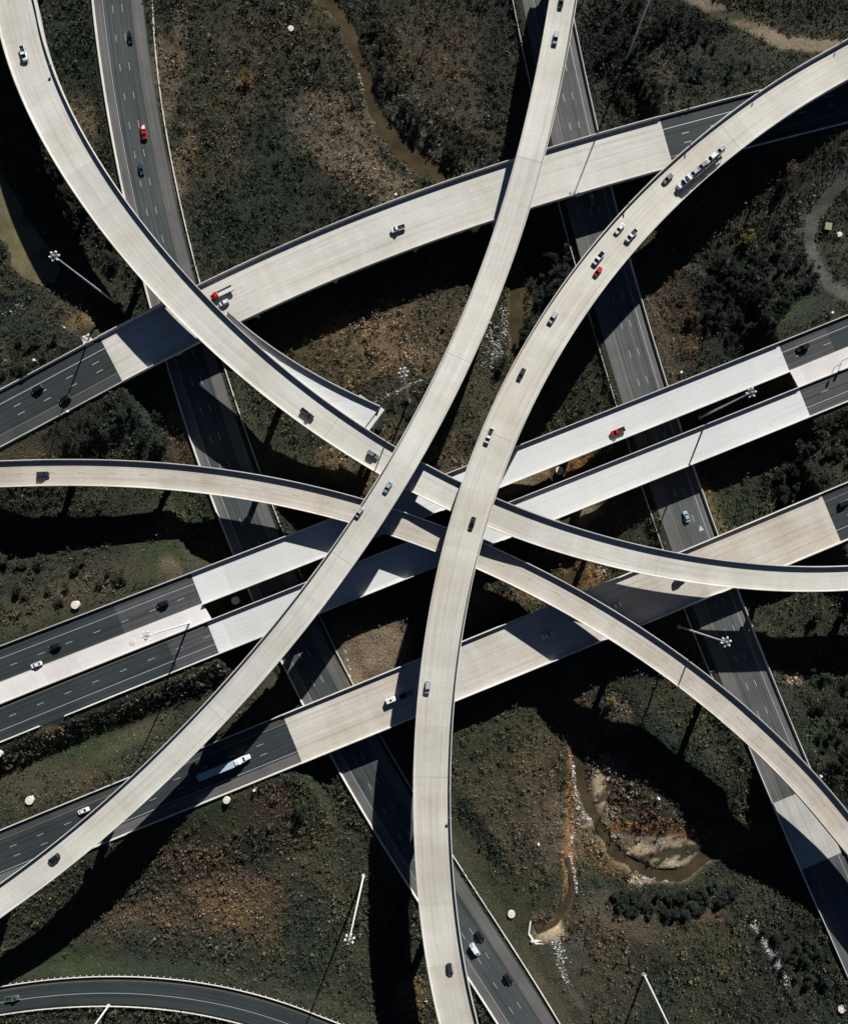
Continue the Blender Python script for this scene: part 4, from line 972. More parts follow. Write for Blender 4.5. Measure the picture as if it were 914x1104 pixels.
def mk_van():
    r_ = empty('van'); b = MB()
    loft(b, [(-2.75,.98,.40,2.05),(-2.6,1.02,.36,2.25),(.8,1.02,.36,2.28),(1.35,1.0,.36,2.1),(2.1,.98,.36,1.3),(2.75,.88,.42,1.0)], .2)
    glass_quad(r_, 'windshield', [(1.42,-.85,2.02),(1.42,.85,2.02),(2.05,.85,1.36),(2.05,-.85,1.36)], (1, 0, .5))
    glass_quad(r_, 'rear_window', [(-2.74,-.7,1.2),(-2.74,.7,1.2),(-2.74,.7,1.85),(-2.74,-.7,1.85)], (-1, 0, 0))
    for s_ in (-1, 1): glass_quad(r_, 'side_window', [(-2.2,s_*1.02,1.3),(1.2,s_*1.02,1.3),(1.0,s_*1.02,1.9),(-2.2,s_*1.02,1.9)], (0, s_, 0))
    mb = MB(); mb.box((-2.45, 0, 2.275), (.35, 1.5, .05)); mb.build('roof_vent', M['tyre'], r_)
    b.build('body', PAINTS['white'], r_); wheels(r_, (-1.75, 1.8), 1.02, .38); lights(r_, 2.68, -2.72, .92, .8); return r_
def truck_cab(r_, x0, long_=True, sleeper=True):
    """tractor whose rear end is at x0, heading +x"""
    b = MB()
    if sleeper: loft(b, [(x0,1.2,1.0,3.7),(x0+1.6,1.22,1.0,3.75),(x0+2.2,1.2,1.0,3.1)], .25)
    loft(b, [(x0+1.9,1.2,.9,2.95),(x0+3.1,1.18,.9,2.9),(x0+3.8,1.1,.9,1.95),(x0+5.6,.95,.9,1.75),(x0+5.9,.8,.9,1.5)], .2)
    b.build('cab', PAINTS['white'], r_)
    glass_quad(r_, 'windshield', [(x0+3.16,-1.0,2.84),(x0+3.16,1.0,2.84),(x0+3.74,1.0,2.02),(x0+3.74,-1.0,2.02)], (1, 0, .5))
    mb = MB(); mb.box((x0+1.5, 0, .9), (7.5, 1.0, .35)); mb.build('chassis', M['tyre'], r_)
    for x_ in (x0+4.9,): 
        for s_ in (-1, 1): m_ = MB(); m_.tube((x_, s_*.9, .5), (x_, s_*1.2, .5), .5, .5, 14); m_.build('wheel', M['tyre'], r_)
    for x_ in (x0-1.7, x0-.4):
        for s_ in (-1, 1): m_ = MB(); m_.tube((x_, s_*.65, .5), (x_, s_*1.22, .5), .5, .5, 14); m_.build('wheel', M['tyre'], r_)
def mk_semi():
    r_ = empty('semi_truck'); truck_cab(r_, 4.2)
    mb = MB(); mb.box((-4.2, 0, 2.6), (15.6, 2.55, 2.75)); tr = mb.build('trailer', PAINTS['blugrey'], r_)
    mb = MB()
    for k in range(12): mb.box((-11.6+k*1.34, 0, 3.99), (.06, 2.5, .03))
    mb.build('roof_ribs', M['steel'], tr)
    mb = MB(); mb.box((-4.4, 0, 1.1), (14.5, 1.0, .25)); mb.build('trailer_frame', M['tyre'], r_)
    for x_ in (-10.6, -9.3):
        for s_ in (-1, 1): m_ = MB(); m_.tube((x_, s_*.65, .5), (x_, s_*1.25, .5), .5, .5, 14); m_.build('wheel', M['tyre'], r_)
    return r_
def mk_flatbed():
    r_ = empty('flatbed_truck'); b = MB()
    loft(b, [(1.6,1.1,.8,2.5),(2.9,1.12,.8,2.5),(3.4,1.1,.8,1.8),(4.6,.95,.8,1.5),(4.8,.85,.8,1.3)], .2); b.build('cab', PAINTS['red'], r_)
    glass_quad(r_, 'windshield', [(2.96,-.9,2.40),(2.96,.9,2.40),(3.36,.9,1.86),(3.36,-.9,1.86)], (1, 0, .5))
    mb = MB(); mb.box((-1.8, 0, 1.25), (6.6, 2.4, .18)); bed = mb.build('flatbed', M['steel'], r_)
    mb = MB()
    for s_ in (-1, 1): mb.box((-1.8, s_*1.12, 1.55), (6.5, .12, .42))
    for k in range(5): mb.box((-4.6+k*1.4, 0, 1.36), (.12, 2.1, .04))
    mb.build('side_rail', M['steel_dull'], bed)
    mb = MB(); mb.box((.1, 0, .85), (8.2, .9, .4)); mb.build('chassis', M['tyre'], r_); wheels(r_, (-3.2, 3.7), 1.12, .45, .35); return r_
def mk_boxtrailer():
    r_ = empty('utility_trailer'); mb = MB(); loft(mb, [(-2.0,1.0,.5,2.2),(1.6,1.0,.5,2.2),(2.0,.8,.5,2.0)], .1); mb.build('box', PAINTS['white'], r_)
    mb = MB(); mb.box((2.9, 0, .5), (1.9, .15, .12)); mb.build('drawbar', M['steel_dull'], r_); wheels(r_, (-.4,), 1.05, .35)
    mb = MB(); mb.box((-.1, 0, 2.24), (.9, .8, .10)); mb.build('roof_vent', M['tyre'], r_); return r_
def mk_carrier():
    r_ = empty('car_transporter'); truck_cab(r_, 6.6, sleeper=True)
    mb = MB()
    for s_ in (-1, 1):
        mb.box((-2.6, s_*1.2, 1.0), (17.2, .12, .3)); mb.box((-2.2, s_*1.2, 2.75), (18.4, .12, .22))
        for x_ in (-11, -7.5, -4, -.5, 3, 6): mb.box((x_, s_*1.2, 1.9), (.16, .1, 1.7))
    for x_ in np.arange(-11, 7, 1.2): mb.box((x_, 0, 2.72), (.14, 2.3, .1)); mb.box((x_, 0, .95), (.14, 2.3, .1))
    mb.build('carrying_frame', M['steel'], r_)
    mb = MB()
    for s_ in (-1, 1): mb.box((-2.2, s_*.75, 2.86), (18.2, .5, .06)); mb.box((-2.6, s_*.75, 1.05), (16.8, .5, .06))
    mb.build('ramps', M['steel_dull'], r_)
    for x_ in (-9.5, -8.1):
        for s_ in (-1, 1): m_ = MB(); m_.tube((x_, s_*.75, .45), (x_, s_*1.26, .45), .45, .45, 14); m_.build('wheel', M['tyre'], r_)
    return r_
def mk_sports():
    r_ = empty('hatchback'); b = MB()
    loft(b, [(-2.0,.78,.36,.95),(-1.9,.86,.27,1.02),(0,.89,.25,.98),(1.1,.88,.25,.93),(1.85,.82,.26,.82),(2.05,.68,.34,.7)])
    cabin(r_, (-1.85, 1.1, .80), (-1.45, .25, .63), .96, 1.48, b)
    b.build('body', PAINTS['white'], r_); wheels(r_, (-1.25, 1.28), .89, .33); lights(r_, 2.0, -1.98, .82, .62); return r_
PROTO = dict(sedan=mk_sedan, suv=mk_suv, pickup=mk_pickup, van=mk_van, semi=mk_semi, flatbed=mk_flatbed, trailer=mk_boxtrailer, carrier=mk_carrier, hatch=mk_sports)
made = {}
GRP = {'sedan': 'cars on the interchange', 'suv': 'cars on the interchange', 'hatch': 'cars on the interchange', 'pickup': 'pickup trucks on the interchange'}
CAT = {'sedan': 'car', 'suv': 'car', 'hatch': 'car', 'pickup': 'pickup truck', 'van': 'van', 'semi': 'truck', 'flatbed': 'truck', 'trailer': 'trailer', 'carrier': 'truck'}
def vehicle(kind, road, px, py, dr, colour, label, zoff=0.0, yaw=0.0, override=None, cat=None):
    if kind not in made: made[kind] = PROTO[kind](); r_ = made[kind]
    else: r_ = copy_tree(made[kind])
    i = road.near(px, py); z = float(road.z[i])
    # refine height between samples
    h_ = {'semi': 2.4, 'carrier': 2.0, 'van': 1.4}.get(kind, .9)
    pt = W(px, py, z+h_)
    t_ = road.T[i]*dr; dzdu = float(np.gradient(road.z, road.u)[i])*dr
    # height of the deck exactly below the vehicle
    d_ = (pt[:2]-road.P[i, :2]).dot(road.T[i]); z = z+d_*float(np.gradient(road.z, road.u)[i])
    r_.location = (float(pt[0]), float(pt[1]), z+.016+zoff)
    r_.rotation_euler = (0, -math.atan(dzdu), math.atan2(t_[1], t_[0])+yaw)
    tag(r_, label, cat or CAT[kind], GRP.get(kind))
    if kind not in GRP and 'group' in r_: del r_['group']
    for ch in r_.children:
        if ch.name.split('.')[0] in ('body', 'box') or (ch.name.split('.')[0] in ('cab', 'trailer') and override):
            ch.material_slots[0].link = 'OBJECT'; ch.material_slots[0].material = PAINTS[colour]
    return r_
V = vehicle
V('sedan', N1, 140, 39, 1, 'black', 'black sedan nearest the top on the left highway')
V('pickup', N1, 155, 142, 1, 'red', 'bright red pickup with white load on the left highway')
V('sedan', N1, 152, 181, 1, 'blue', 'dark blue sedan just below the red pickup on the left highway')
V('van', N1, 512, 1025, 1, 'white', 'white van on the lower part of the left highway')
V('suv', N1, 517.5, 1010, 1, 'black', 'black suv just ahead of the white van, upper one of the two black cars')
V('suv', N1, 548, 1056, 1, 'black', 'black suv below and right of the white van')
V('sedan', N2, 740, 557, -1, 'lightblue', 'pale blue sedan near the painted arrow on the right highway')
V('sedan', N2, 638, 214, -1, 'grey', 'grey sedan in the deep shade south of the top bridge')
V('sedan', A, 605, 1, 1, 'black', 'black sedan cut by the top edge on the tall pale flyover')
V('suv', A, 599, 40, 1, 'silver', 'silver suv near the top of the tall pale flyover')
V('sedan', A, 418, 525, 1, 'lightblue', 'pale blue grey sedan on the flyover in the middle of the crossing')
V('hatch', A, 387, 552.5, 1, 'silver', 'small silver hatchback pulled over at the left parapet of the flyover')
V('suv', A, 58, 926, 1, 'black', 'black suv on the flyover in the lower left corner')
V('sedan', C, 720, 192, 1, 'grey', 'grey sedan just behind and beside the car transporter')
V('sedan', C, 668, 246, 1, 'white', 'white sedan ahead of the transporter, on the left hand lane side')
V('pickup', C, 680.5, 253.5, 1, 'white', 'white pickup to the right of the white sedan')
V('pickup', C, 645, 278, 1, 'white', 'white pickup with dark loaded bed above the red car')
V('hatch', C, 644.5, 292.5, 1, 'red', 'red hatchback on the curved flyover with the transporter')
V('suv', C, 596, 342, 1, 'silver', 'silver suv alone on the curved flyover above the dark sedan')
V('sedan', C, 562, 403, 1, 'dark', 'dark grey sedan on the curved flyover, upper right of the middle')
V('pickup', C, 527, 470, 1, 'white', 'white pickup beside the deck joint of the curved flyover')
V('sedan', C, 509, 564, 1, 'black', 'black sedan on the curved flyover right at the crossing')
V('suv', C, 461, 741, 1, 'silver', 'silver suv on the lower half of the curved flyover')
V('sedan', C, 485, 1046, 1, 'dark', 'dark sedan near the bottom end of the curved flyover')
V('pickup', B, 25, 57, 1, 'white', 'white pickup on the upper left flyover')
V('pickup', B, 331, 446, 1, 'dark', 'dark pickup on the upper left flyover beside the stub')
V('suv', B, 402, 490, 1, 'grey', 'grey suv about to pass under the tall pale flyover')
V('suv', F, 46, 511, 1, 'dark', 'dark suv on the narrow tan flyover at the left edge')
V('pickup', D, 429, 246, -1, 'white', 'white pickup in the middle of the broad top bridge')
V('flatbed', D, 239, 316, -1, 'red', 'red cab flatbed truck with a pale steel bed on the top bridge')
V('hatch', D, 241.5, 326, -1, 'white', 'white hatchback half hidden beside the red flatbed')
V('suv', D, 40, 419, -1, 'black', 'black suv in the upper lane of the upper left asphalt road')
V('suv', D, 70, 430, -1, 'black', 'black suv under the pole shadows on the upper left asphalt road')
V('pickup', E1, 666, 465, -1, 'red', 'red pickup with dark bed on the white middle bridge')
V('suv', E1, 866, 374, -1, 'black', 'black suv on the grey asphalt at the right edge')
V('suv', E1, 175, 651, -1, 'black', 'black suv on the grey repaved asphalt left of the middle bridge')
V('suv', E1, 59, 697, -1, 'black', 'black suv just right of the white sedan on the left asphalt')
V('sedan', E1, 39, 717, -1, 'white', 'white sedan next to the left paved median')
V('sedan', E3, 590, 685, 1, 'white', 'white sedan in the shade on the tan bridge between two flyovers')
V('pickup', E3, 438, 749, 1, 'grey', 'grey pickup towing a white box trailer in the shade of the flyover')
V('trailer', E3, 421.5, 754.5, 1, 'white', 'small white box trailer half in sun behind the grey pickup')
V('semi', E3, 244, 826.5, 1, 'white', 'long semi truck with blue grey trailer and white cab')
V('sedan', E3, 90, 874.5, 1, 'white', 'white sedan on the lower left road above the flyover')
V('suv', E3, 733, 626, 1, 'black', 'black suv mostly hidden below the flyover on the tan bridge')
V('sedan', E3, 664, 653, 1, 'white', 'white sedan in the shade beside the narrow flyover parapet')
V('suv', E3, 911, 542, 1, 'black', 'black suv cut by the right edge east of the tan bridge')
V('pickup', GR, 13, 1077, 1, 'green', 'green and white pickup on the bottom left curved road')
V('carrier', C, 757, 179.5, 1, 'white', 'long white car transporter loaded with cars on the curved flyover')
cr = made['carrier']; ca = cr.rotation_euler.z
for dx, kind, colr, lb in ((-8.6,'sedan','silver','silver sedan at the rear end of the transporter upper deck'),(-3.8,'suv','white','white suv second from the rear on the transporter upper deck'),
                        (1.0,'sedan','mauve','mauve sedan in the middle of the transporter upper deck'),(5.3,'hatch','silver','silver hatchback at the front of the transporter upper deck')):
    r_ = copy_tree(made[kind]); z_ = cr.location.z+2.92; r_.location = (cr.location.x+dx*math.cos(ca), cr.location.y+dx*math.sin(ca), z_-dx*math.sin(cr.rotation_euler.y))
    r_.rotation_euler = cr.rotation_euler; tag(r_, lb, 'car', 'cars loaded on the transporter')
    for ch in r_.children:
        if ch.name.split('.')[0] == 'body': ch.material_slots[0].link = 'OBJECT'; ch.material_slots[0].material = PAINTS[colr]
# loads in pickup beds
for (px, py, road, colr, lb) in ((647.6,273.6,C,'black','black crate load in the bed of the white pickup above the red car'),(154.5,137.5,N1,'white','white sacks in the bed of the red pickup')):
    i = road.near(px, py); p = W(px, py, float(road.z[i])+1.2); ang = math.atan2(road.T[i, 1], road.T[i, 0])
    mb = MB(); mb.box((0, 0, 0), (1.3, 1.3, .7), 0, .9); mb.box((-.9, .2, -.1), (.5, .8, .5), .2, .8)
    o = mb.build('cargo', PAINTS[colr]); o.location = tuple(map(float, p)); o.rotation_euler = (0, 0, ang); tag(o, lb, 'cargo')

# ------------------------------------------------------------------ vegetation
def tri_cloud(name, V_, col_, mat):
    """V_: (n,3,3) triangles, col_: (n,3) colours"""
    n = len(V_); me = bpy.data.meshes.new(name)
    me.vertices.add(n*3); me.vertices.foreach_set('co', V_.astype(np.float32).ravel())
    me.loops.add(n*3); me.loops.foreach_set('vertex_index', np.arange(n*3, dtype=np.int32))
    me.polygons.add(n); me.polygons.foreach_set('loop_start', np.arange(0, n*3, 3, dtype=np.int32))
    me.update(calc_edges=True)
    if col_ is not None:
        at = me.attributes.new('col', 'FLOAT_COLOR', 'FACE'); at.data.foreach_set('color', np.c_[col_, np.ones(n)].astype(np.float32).ravel())
    me.materials.append(mat); o = bpy.data.objects.new(name, me); COL.objects.link(o); return o
def leaf_tris(cen, size, up=0.5, rng_=RNG):
    n = len(cen); nr = rng_.normal(size=(n, 3)); nr[:, 2] = np.abs(nr[:, 2])+up; nr /= np.linalg.norm(nr, axis=1)[:, None]
    r_ = rng_.normal(size=(n, 3)); u = np.cross(nr, r_); u /= np.linalg.norm(u, axis=1)[:, None]; v = np.cross(nr, u)
    out = np.empty((n, 3, 3))
    for k, (a_, b_) in enumerate(((1, 0), (-.6, .8), (-.5, -.85))):
        out[:, k] = cen + u*(a_*size)[:, None] + v*(b_*size)[:, None]
    return out
# clearances
def clear_mask(x, y, extra=1.2):
    ok = np.ones(len(x), bool)
    for rd, i0, i1 in FILLS:
        d, j = nearest(x, y, rd.P[i0:i1+1, :2]); ok &= d > rd.w[i0:i1+1][j]/2+extra
    d, j = nearest(x, y, cg); ok &= d > cw[j]+1.2
    d, j = nearest(x, y, sg); ok &= d > 2.6
    px, py = topx(x, y)
    ok &= ~in_poly(px, py, [(a_*1.0, b_) for a_, b_ in POND])
    zz_ = gz_at(x, y)
    for rd in (E1, E2, E3, D, N2):
        d, j = nearest(x, y, rd.P[:, :2]); ok &= ~((d < rd.w[j]/2+1) & (zz_ > rd.P[j, 2]-5.0))
    # middle median
    dm, jm = nearest(x, y, ((E1.P[:E1L, :2]+E1.N[:E1L]*(E1.w[:E1L, None]/2+3)))); ok &= dm > 5
    dm, jm = nearest(x, y, ((E1.P[E1Rr:, :2]+E1.N[E1Rr:]*(E1.w[E1Rr:, None]/2+3)))); ok &= dm > 5
    for pts, hw_, nm in TRACKS:
        if nm in ('dirt', 'grey', 'gravel'):
            d, _ = nearest(px, py, densify(pts, 3)); ok &= d*S > hw_*0.7
    for poly in ([(668,896),(748,894),(758,930),(745,950),(720,952),(690,944),(672,920)], [(638,836),(654,830),(662,846),(652,872),(644,890),(634,880)]):
        ok &= ~(in_poly(px, py, poly) & (np.sin(px*12.9+py*78.2)*43758.5 % 1 > .10))
    return ok
N_SH = 230000
x = RNG.uniform((-95-CX)*S, (1010-CX)*S, N_SH); y = RNG.uniform((CY-1200)*S, (CY+100)*S, N_SH)
m = clear_mask(x, y); x, y = x[m], y[m]
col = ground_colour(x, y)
lum = col.mean(1)
px_, py_ = x/S+CX, CY-y/S
dens = fbm(x, y, 22, 80); clump = fbm(x, y, 7, 90, 2)
# grass is thinner than brush: keep fewer and smaller plants there
GRASS = [(110,800,90,22,-25),(250,872,50,22,-10),(170,605,50,20,0),(60,672,90,12,-20),(50,482,60,12,-30),(300,500,60,22,35),(80,1042,90,20,0),(600,1060,40,60,-30),(510,930,16,60,-35),(840,345,70,10,-20),(150,735,80,10,-25),(395,705,50,40,0),(560,1000,24,60,-35),(580,505,50,16,-22),(600,560,60,14,-22)]
gr = np.zeros(len(x))
for bx, by, rx, ry, rot in GRASS:
    a = R(rot); dx = px_-bx; dy = py_-by; u_ = (dx*math.cos(a)+dy*math.sin(a))/rx; v_ = (-dx*math.sin(a)+dy*math.cos(a))/ry
    gr = np.maximum(gr, np.clip(1.5-np.sqrt(u_*u_+v_*v_), 0, 1))
keep = RNG.random(len(x)) > gr*0.85
keep &= (clump+RNG.normal(0, .12, len(x))) > 0.26
x, y, col, lum, dens, gr = x[keep], y[keep], col[keep], lum[keep], dens[keep], gr[keep]
n = len(x); z = gz_at(x, y)
rad = RNG.gamma(3.2, .155, n)*(1.05-.4*gr)*np.clip(.6+dens*.9, .6, 1.5); rad = rad*np.where(lum < .030, 1.45, 1.0); rad = np.clip(rad, .2, 2.2)
hgt = rad*RNG.uniform(.8, 1.9, n)
K = 11
cen = np.repeat(np.c_[x, y, z], K, 0); rr = np.repeat(rad, K); hh = np.repeat(hgt, K)
d3 = RNG.normal(size=(n*K, 3)); d3 /= np.linalg.norm(d3, axis=1)[:, None]; d3[:, 2] = np.abs(d3[:, 2]); rd3 = RNG.random(n*K)**.45
cen = cen + np.c_[d3[:, 0]*rr*rd3, d3[:, 1]*rr*rd3, d3[:, 2]*hh*rd3+.05]
tris = leaf_tris(cen, rr*RNG.uniform(.18, .46, n*K))
tint = RNG.normal(1, .22, (n, 1))*np.array([[1.0, 1.0, 1.0]])+RNG.normal(0, .07, (n, 3))*np.array([[1.0, .6, .5]])
cc = np.clip(col*np.clip(tint, .35, 2.0)*1.2, .005, .5)
fc = np.clip(np.repeat(cc, K, 0)*np.exp(RNG.normal(-.05, .42, (n*K, 1))), .003, .5)
# rounder bushes standing in the low brush
nb = 9000; xb = RNG.uniform((-95-CX)*S, (1010-CX)*S, nb); yb = RNG.uniform((CY-1200)*S, (CY+100)*S, nb)
mb_ = clear_mask(xb, yb, 2.6) & (fbm(xb, yb, 30, 140) > .42); xb, yb = xb[mb_], yb[mb_]
gb = np.zeros(len(xb)); pxb, pyb = topx(xb, yb)
for bx, by, rx, ry, rot in GRASS:
    a = R(rot); u_ = ((pxb-bx)*math.cos(a)+(pyb-by)*math.sin(a))/rx; v_ = (-(pxb-bx)*math.sin(a)+(pyb-by)*math.cos(a))/ry
    gb = np.maximum(gb, np.clip(1.5-np.sqrt(u_*u_+v_*v_), 0, 1))
mb_ = RNG.random(len(xb)) > gb*1.1; xb, yb = xb[mb_], yb[mb_]; nb = len(xb)
rb = RNG.uniform(.7, 1.7, nb); KB = 75
cb = ground_colour(xb, yb); cb = cb*np.clip(RNG.normal(1.1, .3, (nb, 1)), .5, 2)+RNG.normal(0, .004, (nb, 3))
d3 = RNG.normal(size=(nb*KB, 3)); d3 /= np.linalg.norm(d3, axis=1)[:, None]; d3[:, 2] = np.abs(d3[:, 2])
r3 = np.repeat(rb, KB)*RNG.uniform(.6, 1.05, nb*KB)*(1+.25*np.sin(d3[:, 0]*7+np.repeat(RNG.uniform(0, 6, nb), KB)))
cen = np.repeat(np.c_[xb, yb, gz_at(xb, yb)], KB, 0)+np.c_[d3[:, 0]*r3, d3[:, 1]*r3, d3[:, 2]*r3*1.1]
tb = leaf_tris(cen, np.repeat(rb, KB)*RNG.uniform(.12, .26, nb*KB)); fb = np.clip(np.repeat(cb, KB, 0)*np.exp(RNG.normal(0, .3, (nb*KB, 1))), .003, .5)
sc_ = tri_cloud('scrub', np.concatenate([tris, tb]), np.concatenate([fc, fb]), M['shrub']); tag(sc_, kind='stuff')
print('scrub clumps', n, 'tris', n*K)
# fine grass tufts everywhere, small and dense
n2 = 260000
x = RNG.uniform((-95-CX)*S, (1010-CX)*S, n2); y = RNG.uniform((CY-1200)*S, (CY+100)*S, n2)
m = clear_mask(x, y, .5); x, y = x[m], y[m]; n = len(x); z = gz_at(x, y)
cen = np.c_[x, y, z+RNG.uniform(.02, .25, n)]; tris = leaf_tris(cen, RNG.uniform(.12, .34, n), up=.2)
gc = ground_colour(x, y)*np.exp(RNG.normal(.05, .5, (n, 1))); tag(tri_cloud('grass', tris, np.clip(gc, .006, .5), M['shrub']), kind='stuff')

# rubble
def rocks(areas):
    mbv, mbf, cl = [], [], []
    for pts, hw_, n in areas:
        d = densify(pts, 1.0) if len(pts) > 1 else np.array(pts, float)
        for _ in range(n):
            p = d[RNG.integers(len(d))]+RNG.normal(0, hw_*.5, 2); q = ground_pt(p[0], p[1]); r_ = RNG.gamma(4, .075)
            o = len(mbv); k = RNG.uniform(.6, 1.3, 6)*r_
            for j, dv_ in enumerate(((1,0,0),(0,1,0),(-1,0,0),(0,-1,0),(0,0,1),(0,0,-.5))): mbv.append((q[0]+dv_[0]*k[j], q[1]+dv_[1]*k[j], q[2]+.1+dv_[2]*k[j]*.8))
            mbf += [(o, o+1, o+4), (o+1, o+2, o+4), (o+2, o+3, o+4), (o+3, o, o+4), (o+1, o, o+5), (o+2, o+1, o+5), (o+3, o+2, o+5), (o, o+3, o+5)]
            c_ = RNG.uniform(.14, .52); cl += [(c_, c_*.98, c_*.94)]*8
    me = bpy.data.meshes.new('rubble'); me.from_pydata(mbv, [], mbf); at = me.attributes.new('col', 'FLOAT_COLOR', 'FACE')
    at.data.foreach_set('color', np.c_[np.array(cl), np.ones(len(cl))].astype(np.float32).ravel())
    me.materials.append(M['rock']); o = bpy.data.objects.new('rubble', me); COL.objects.link(o); return tag(o, kind='stuff')
rocks([([(616,815),(620,850),(622,872),(632,884)],2.4,260),([(640,886),(627,878),(615,905),(614,925),(618,942),(621,962)],2.6,330),([(614,925),(606,970)],1.5,40),([(770,967),(762,970)],8,330),([(799,862),(800,876)],4,60),
       ([(541,330),(545,350),(536,384)],4,300),([(530,355),(536,380),(530,395)],10,420),([(806,988),(820,1010),(836,1035),(850,1062)],4,460),([(598,1015),(606,1035)],6,120),([(600,1035),(612,1062)],3,60),([(766,306),(774,296)],4,90),
       ([(655,470),(660,480),(648,490)],3,50),([(575,505),(590,500)],4,40),([(30,325),(5,340)],5,50),([(440,182),(470,192),(500,185)],6,60),([(383,60),(395,110)],3,70),([(400,130),(440,180)],4,70),([(645,610),(650,622)],5,50),
       ([(398,436),(463,406)],1.6,110),([(630,815),(640,835)],3,30),([(657,908),(690,945),(720,950)],2.5,60),([(372,700),(380,740)],1.2,30)])

# trees
def crown_obj(seed, mat, r_=2.4, h_=3.2, n=520):
    g = np.random.default_rng(seed); nl = g.integers(7, 11)
    lob = np.c_[g.normal(0, .42, nl)*r_, g.normal(0, .42, nl)*r_, h_*g.uniform(.5, 1.0, nl)]; lr = g.uniform(.3, .62, nl)*r_
    k = g.integers(nl, size=n); d = g.normal(size=(n, 3)); d /= np.linalg.norm(d, axis=1)[:, None]; rad_ = g.random(n)**.35
    cen_ = lob[k]+d*(lr[k]*rad_)[:, None]*np.array([1, 1, .8]); cen_[:, 2] = np.maximum(cen_[:, 2], .5)
    return leaf_tris(cen_, g.uniform(.10, .25, n), .3, g)
def make_tree(seed, mat, r_, h_, bare=False):
    root = empty('tree'); g = random.Random(seed)
    mb = MB(); mb.tube((0, 0, -.4), (0, 0, h_*.55), .2, .12, 8)
    for k in range(6):
        a_ = 6.283*k/6+g.uniform(-.4, .4); L_ = r_*g.uniform(.5, .85); z_ = h_*g.uniform(.3, .5)
        mb.tube((0, 0, z_), (L_*math.cos(a_), L_*math.sin(a_), z_+h_*g.uniform(.2, .42)), .08, .03, 6)
    mb.build('trunk', M['wood'], root)
    o = tri_cloud('crown', crown_obj(seed, mat, r_, h_, 1500), None, mat); o.parent = root
    return root
GROVES = [
 ('dark', 22, [(40,100),(60,100),(140,270),(120,290),(80,250),(45,170)], 'added black green tree standing in for shade west of the upper left flyover', 'added trees standing in for shade by the upper left flyover'),  # grove added to darken the strip where the flyover's shade should lie
 ('dark', 60, [(752,300),(800,268),(870,262),(880,300),(846,345),(790,366),(762,352)], 'dark evergreen tree in the dense grove north of the white bridges', 'trees of the dense right hand grove'),
 ('dark', 40, [(655,8),(700,0),(760,40),(820,80),(760,100),(700,118),(648,118),(640,60)], 'dark low tree in the black woods above the top bridge', 'trees of the woods at the top'),
 ('dark', 26, [(838,498),(870,470),(940,455),(940,500),(890,515),(840,548)], 'dark tree in the clump above the tan bridge right end', 'trees above the tan bridge'),
 ('olive', 18, [(400,10),(418,60),(440,115),(480,155),(520,185),(500,186),(448,140),(420,105),(406,60)], 'greyish tree on the east bank of the upper creek', 'trees on the creek bank'),
 ('dark', 16, [(575,262),(600,280),(612,300),(590,330),(575,350),(560,370),(572,320)], 'dark tree in the narrow wood between creek and curved flyover', 'trees by the curved flyover'),
 ('dark', 28, [(880,640),(940,640),(940,1000),(900,850),(876,780),(866,700)], 'dark tree in the woods along the right edge', 'trees of the right edge woods'),
 ('olive', 16, [(-40,340),(30,345),(70,370),(100,340),(60,395),(-40,410)], 'dark scrubby tree in the wedge above the upper left road', 'trees above the upper left road'),
 ('dark', 20, [(80,455),(150,425),(180,450),(190,480),(100,490),(60,488)], 'dark tree below the upper left road', 'trees below the upper left road'),
 ('olive', 20, [(-40,590),(60,600),(120,600),(150,615),(100,640),(-40,680)], 'brownish tree in the scrub at the left edge', 'trees at the left edge'),
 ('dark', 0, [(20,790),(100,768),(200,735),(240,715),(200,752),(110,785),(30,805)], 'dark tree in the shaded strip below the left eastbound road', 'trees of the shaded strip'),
 ('dark', 44, [(650,955),(700,962),(770,950),(800,965),(740,985),(690,985),(655,975)], 'dark hedge like tree on the outer bank of the creek bend', 'trees on the creek bend'),
 ('dark', 20, [(790,990),(880,1010),(905,1060),(860,1060),(820,1010)], 'dark tree right of the gravel line in the lower right', 'trees of the lower right'),
]
protos = {}
for mk, seeds in (('dark', (1, 2, 3, 4)), ('olive', (11, 12, 13)), ('yellow', (21,)), ('brown', (31,))):
    protos[mk] = [(seed, None) for seed in seeds]
built = {}
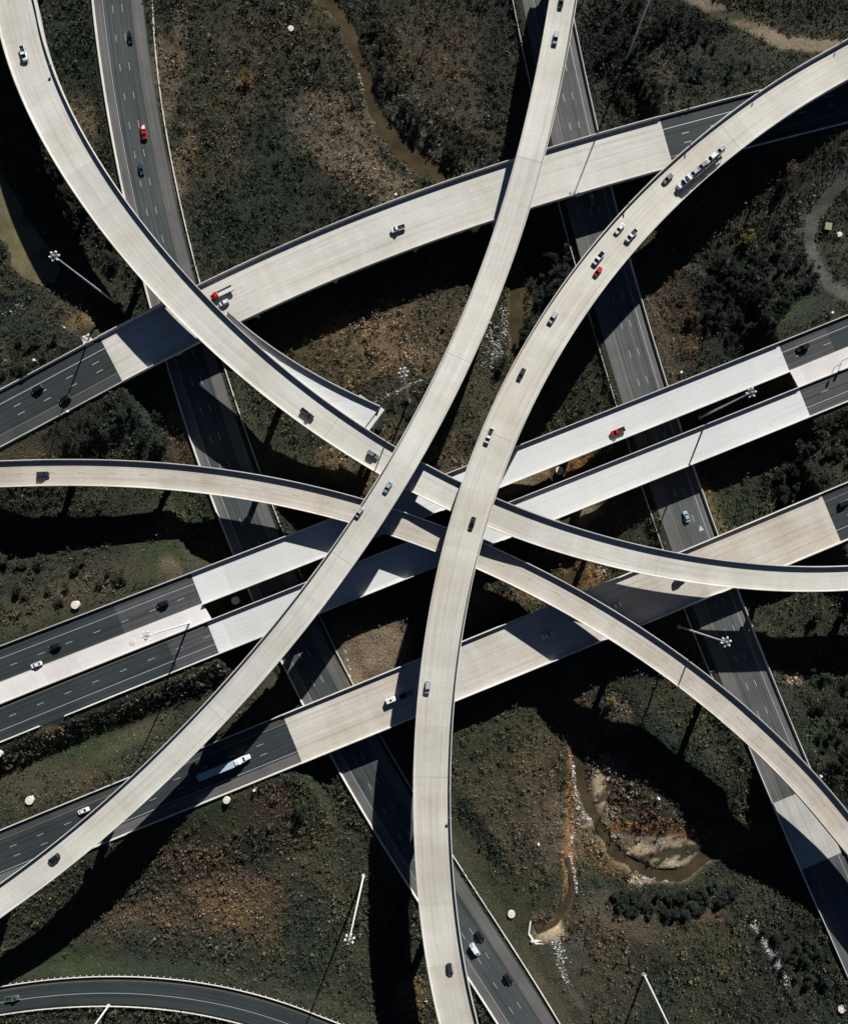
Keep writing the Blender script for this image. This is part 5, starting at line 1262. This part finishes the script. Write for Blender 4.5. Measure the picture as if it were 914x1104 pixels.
def put_tree(mk, px, py, scale, label, group, k):
    sds = protos[mk]; sd3 = sds[k % len(sds)][0]; key = (mk, sd3)
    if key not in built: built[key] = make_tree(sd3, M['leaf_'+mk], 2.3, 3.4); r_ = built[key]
    else: r_ = copy_tree(built[key])
    r_.location = tuple(map(float, ground_pt(px, py))); r_.rotation_euler = (0, 0, random.uniform(0, 6.28)); r_.scale = (scale, scale, scale*random.uniform(.85, 1.2))
    tag(r_, label, 'tree', group)
cnt = 0
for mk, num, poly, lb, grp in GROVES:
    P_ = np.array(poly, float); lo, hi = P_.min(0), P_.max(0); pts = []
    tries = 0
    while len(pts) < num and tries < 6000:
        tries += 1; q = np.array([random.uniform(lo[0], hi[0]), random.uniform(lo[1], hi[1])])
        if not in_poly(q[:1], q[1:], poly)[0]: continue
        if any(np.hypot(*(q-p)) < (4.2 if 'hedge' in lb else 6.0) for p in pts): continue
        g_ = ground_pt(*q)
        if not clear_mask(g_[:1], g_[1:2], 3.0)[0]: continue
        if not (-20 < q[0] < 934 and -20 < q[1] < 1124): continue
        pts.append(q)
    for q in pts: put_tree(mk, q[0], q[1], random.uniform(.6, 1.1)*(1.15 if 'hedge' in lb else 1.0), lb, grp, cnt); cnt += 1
for mk, px, py, sc2, lb in (('yellow', 803, 257, 1.1, 'yellow green bushy tree below the top right flyover shadow'), ('brown', 850, 186, 1.3, 'brown tree in the scrub right of the top right flyover'),
                            ('olive', 659, 800, 1.2, 'pale scraggly tree standing in the flyover shade by the creek'), ('yellow', 655, 755, 1.0, 'straw coloured tree above the shaded creek'),
                            ('brown', 190, 560, 1.2, 'orange brown tree below the narrow flyover'), ('dark', 325, 870, 1.0, 'dark round tree west of the lower left highway'),
                            ('yellow', 265, 85, .9, 'golden bush in the upper left scrub'), ('dark', 540, 392, 1.2, 'dark round tree beside white rubble and creek'), ('olive', 840, 240, 1.0, 'olive tree left of the grey track'),
                            ('dark', 133, 622, 1.1, 'dark round tree north of the left middle road'), ('brown', 745, 342, 1.0, 'rusty tree at the west edge of the right grove')):
    put_tree(mk, px, py, sc2, lb, 'single trees in the scrub', cnt); cnt += 1
print('trees', cnt)
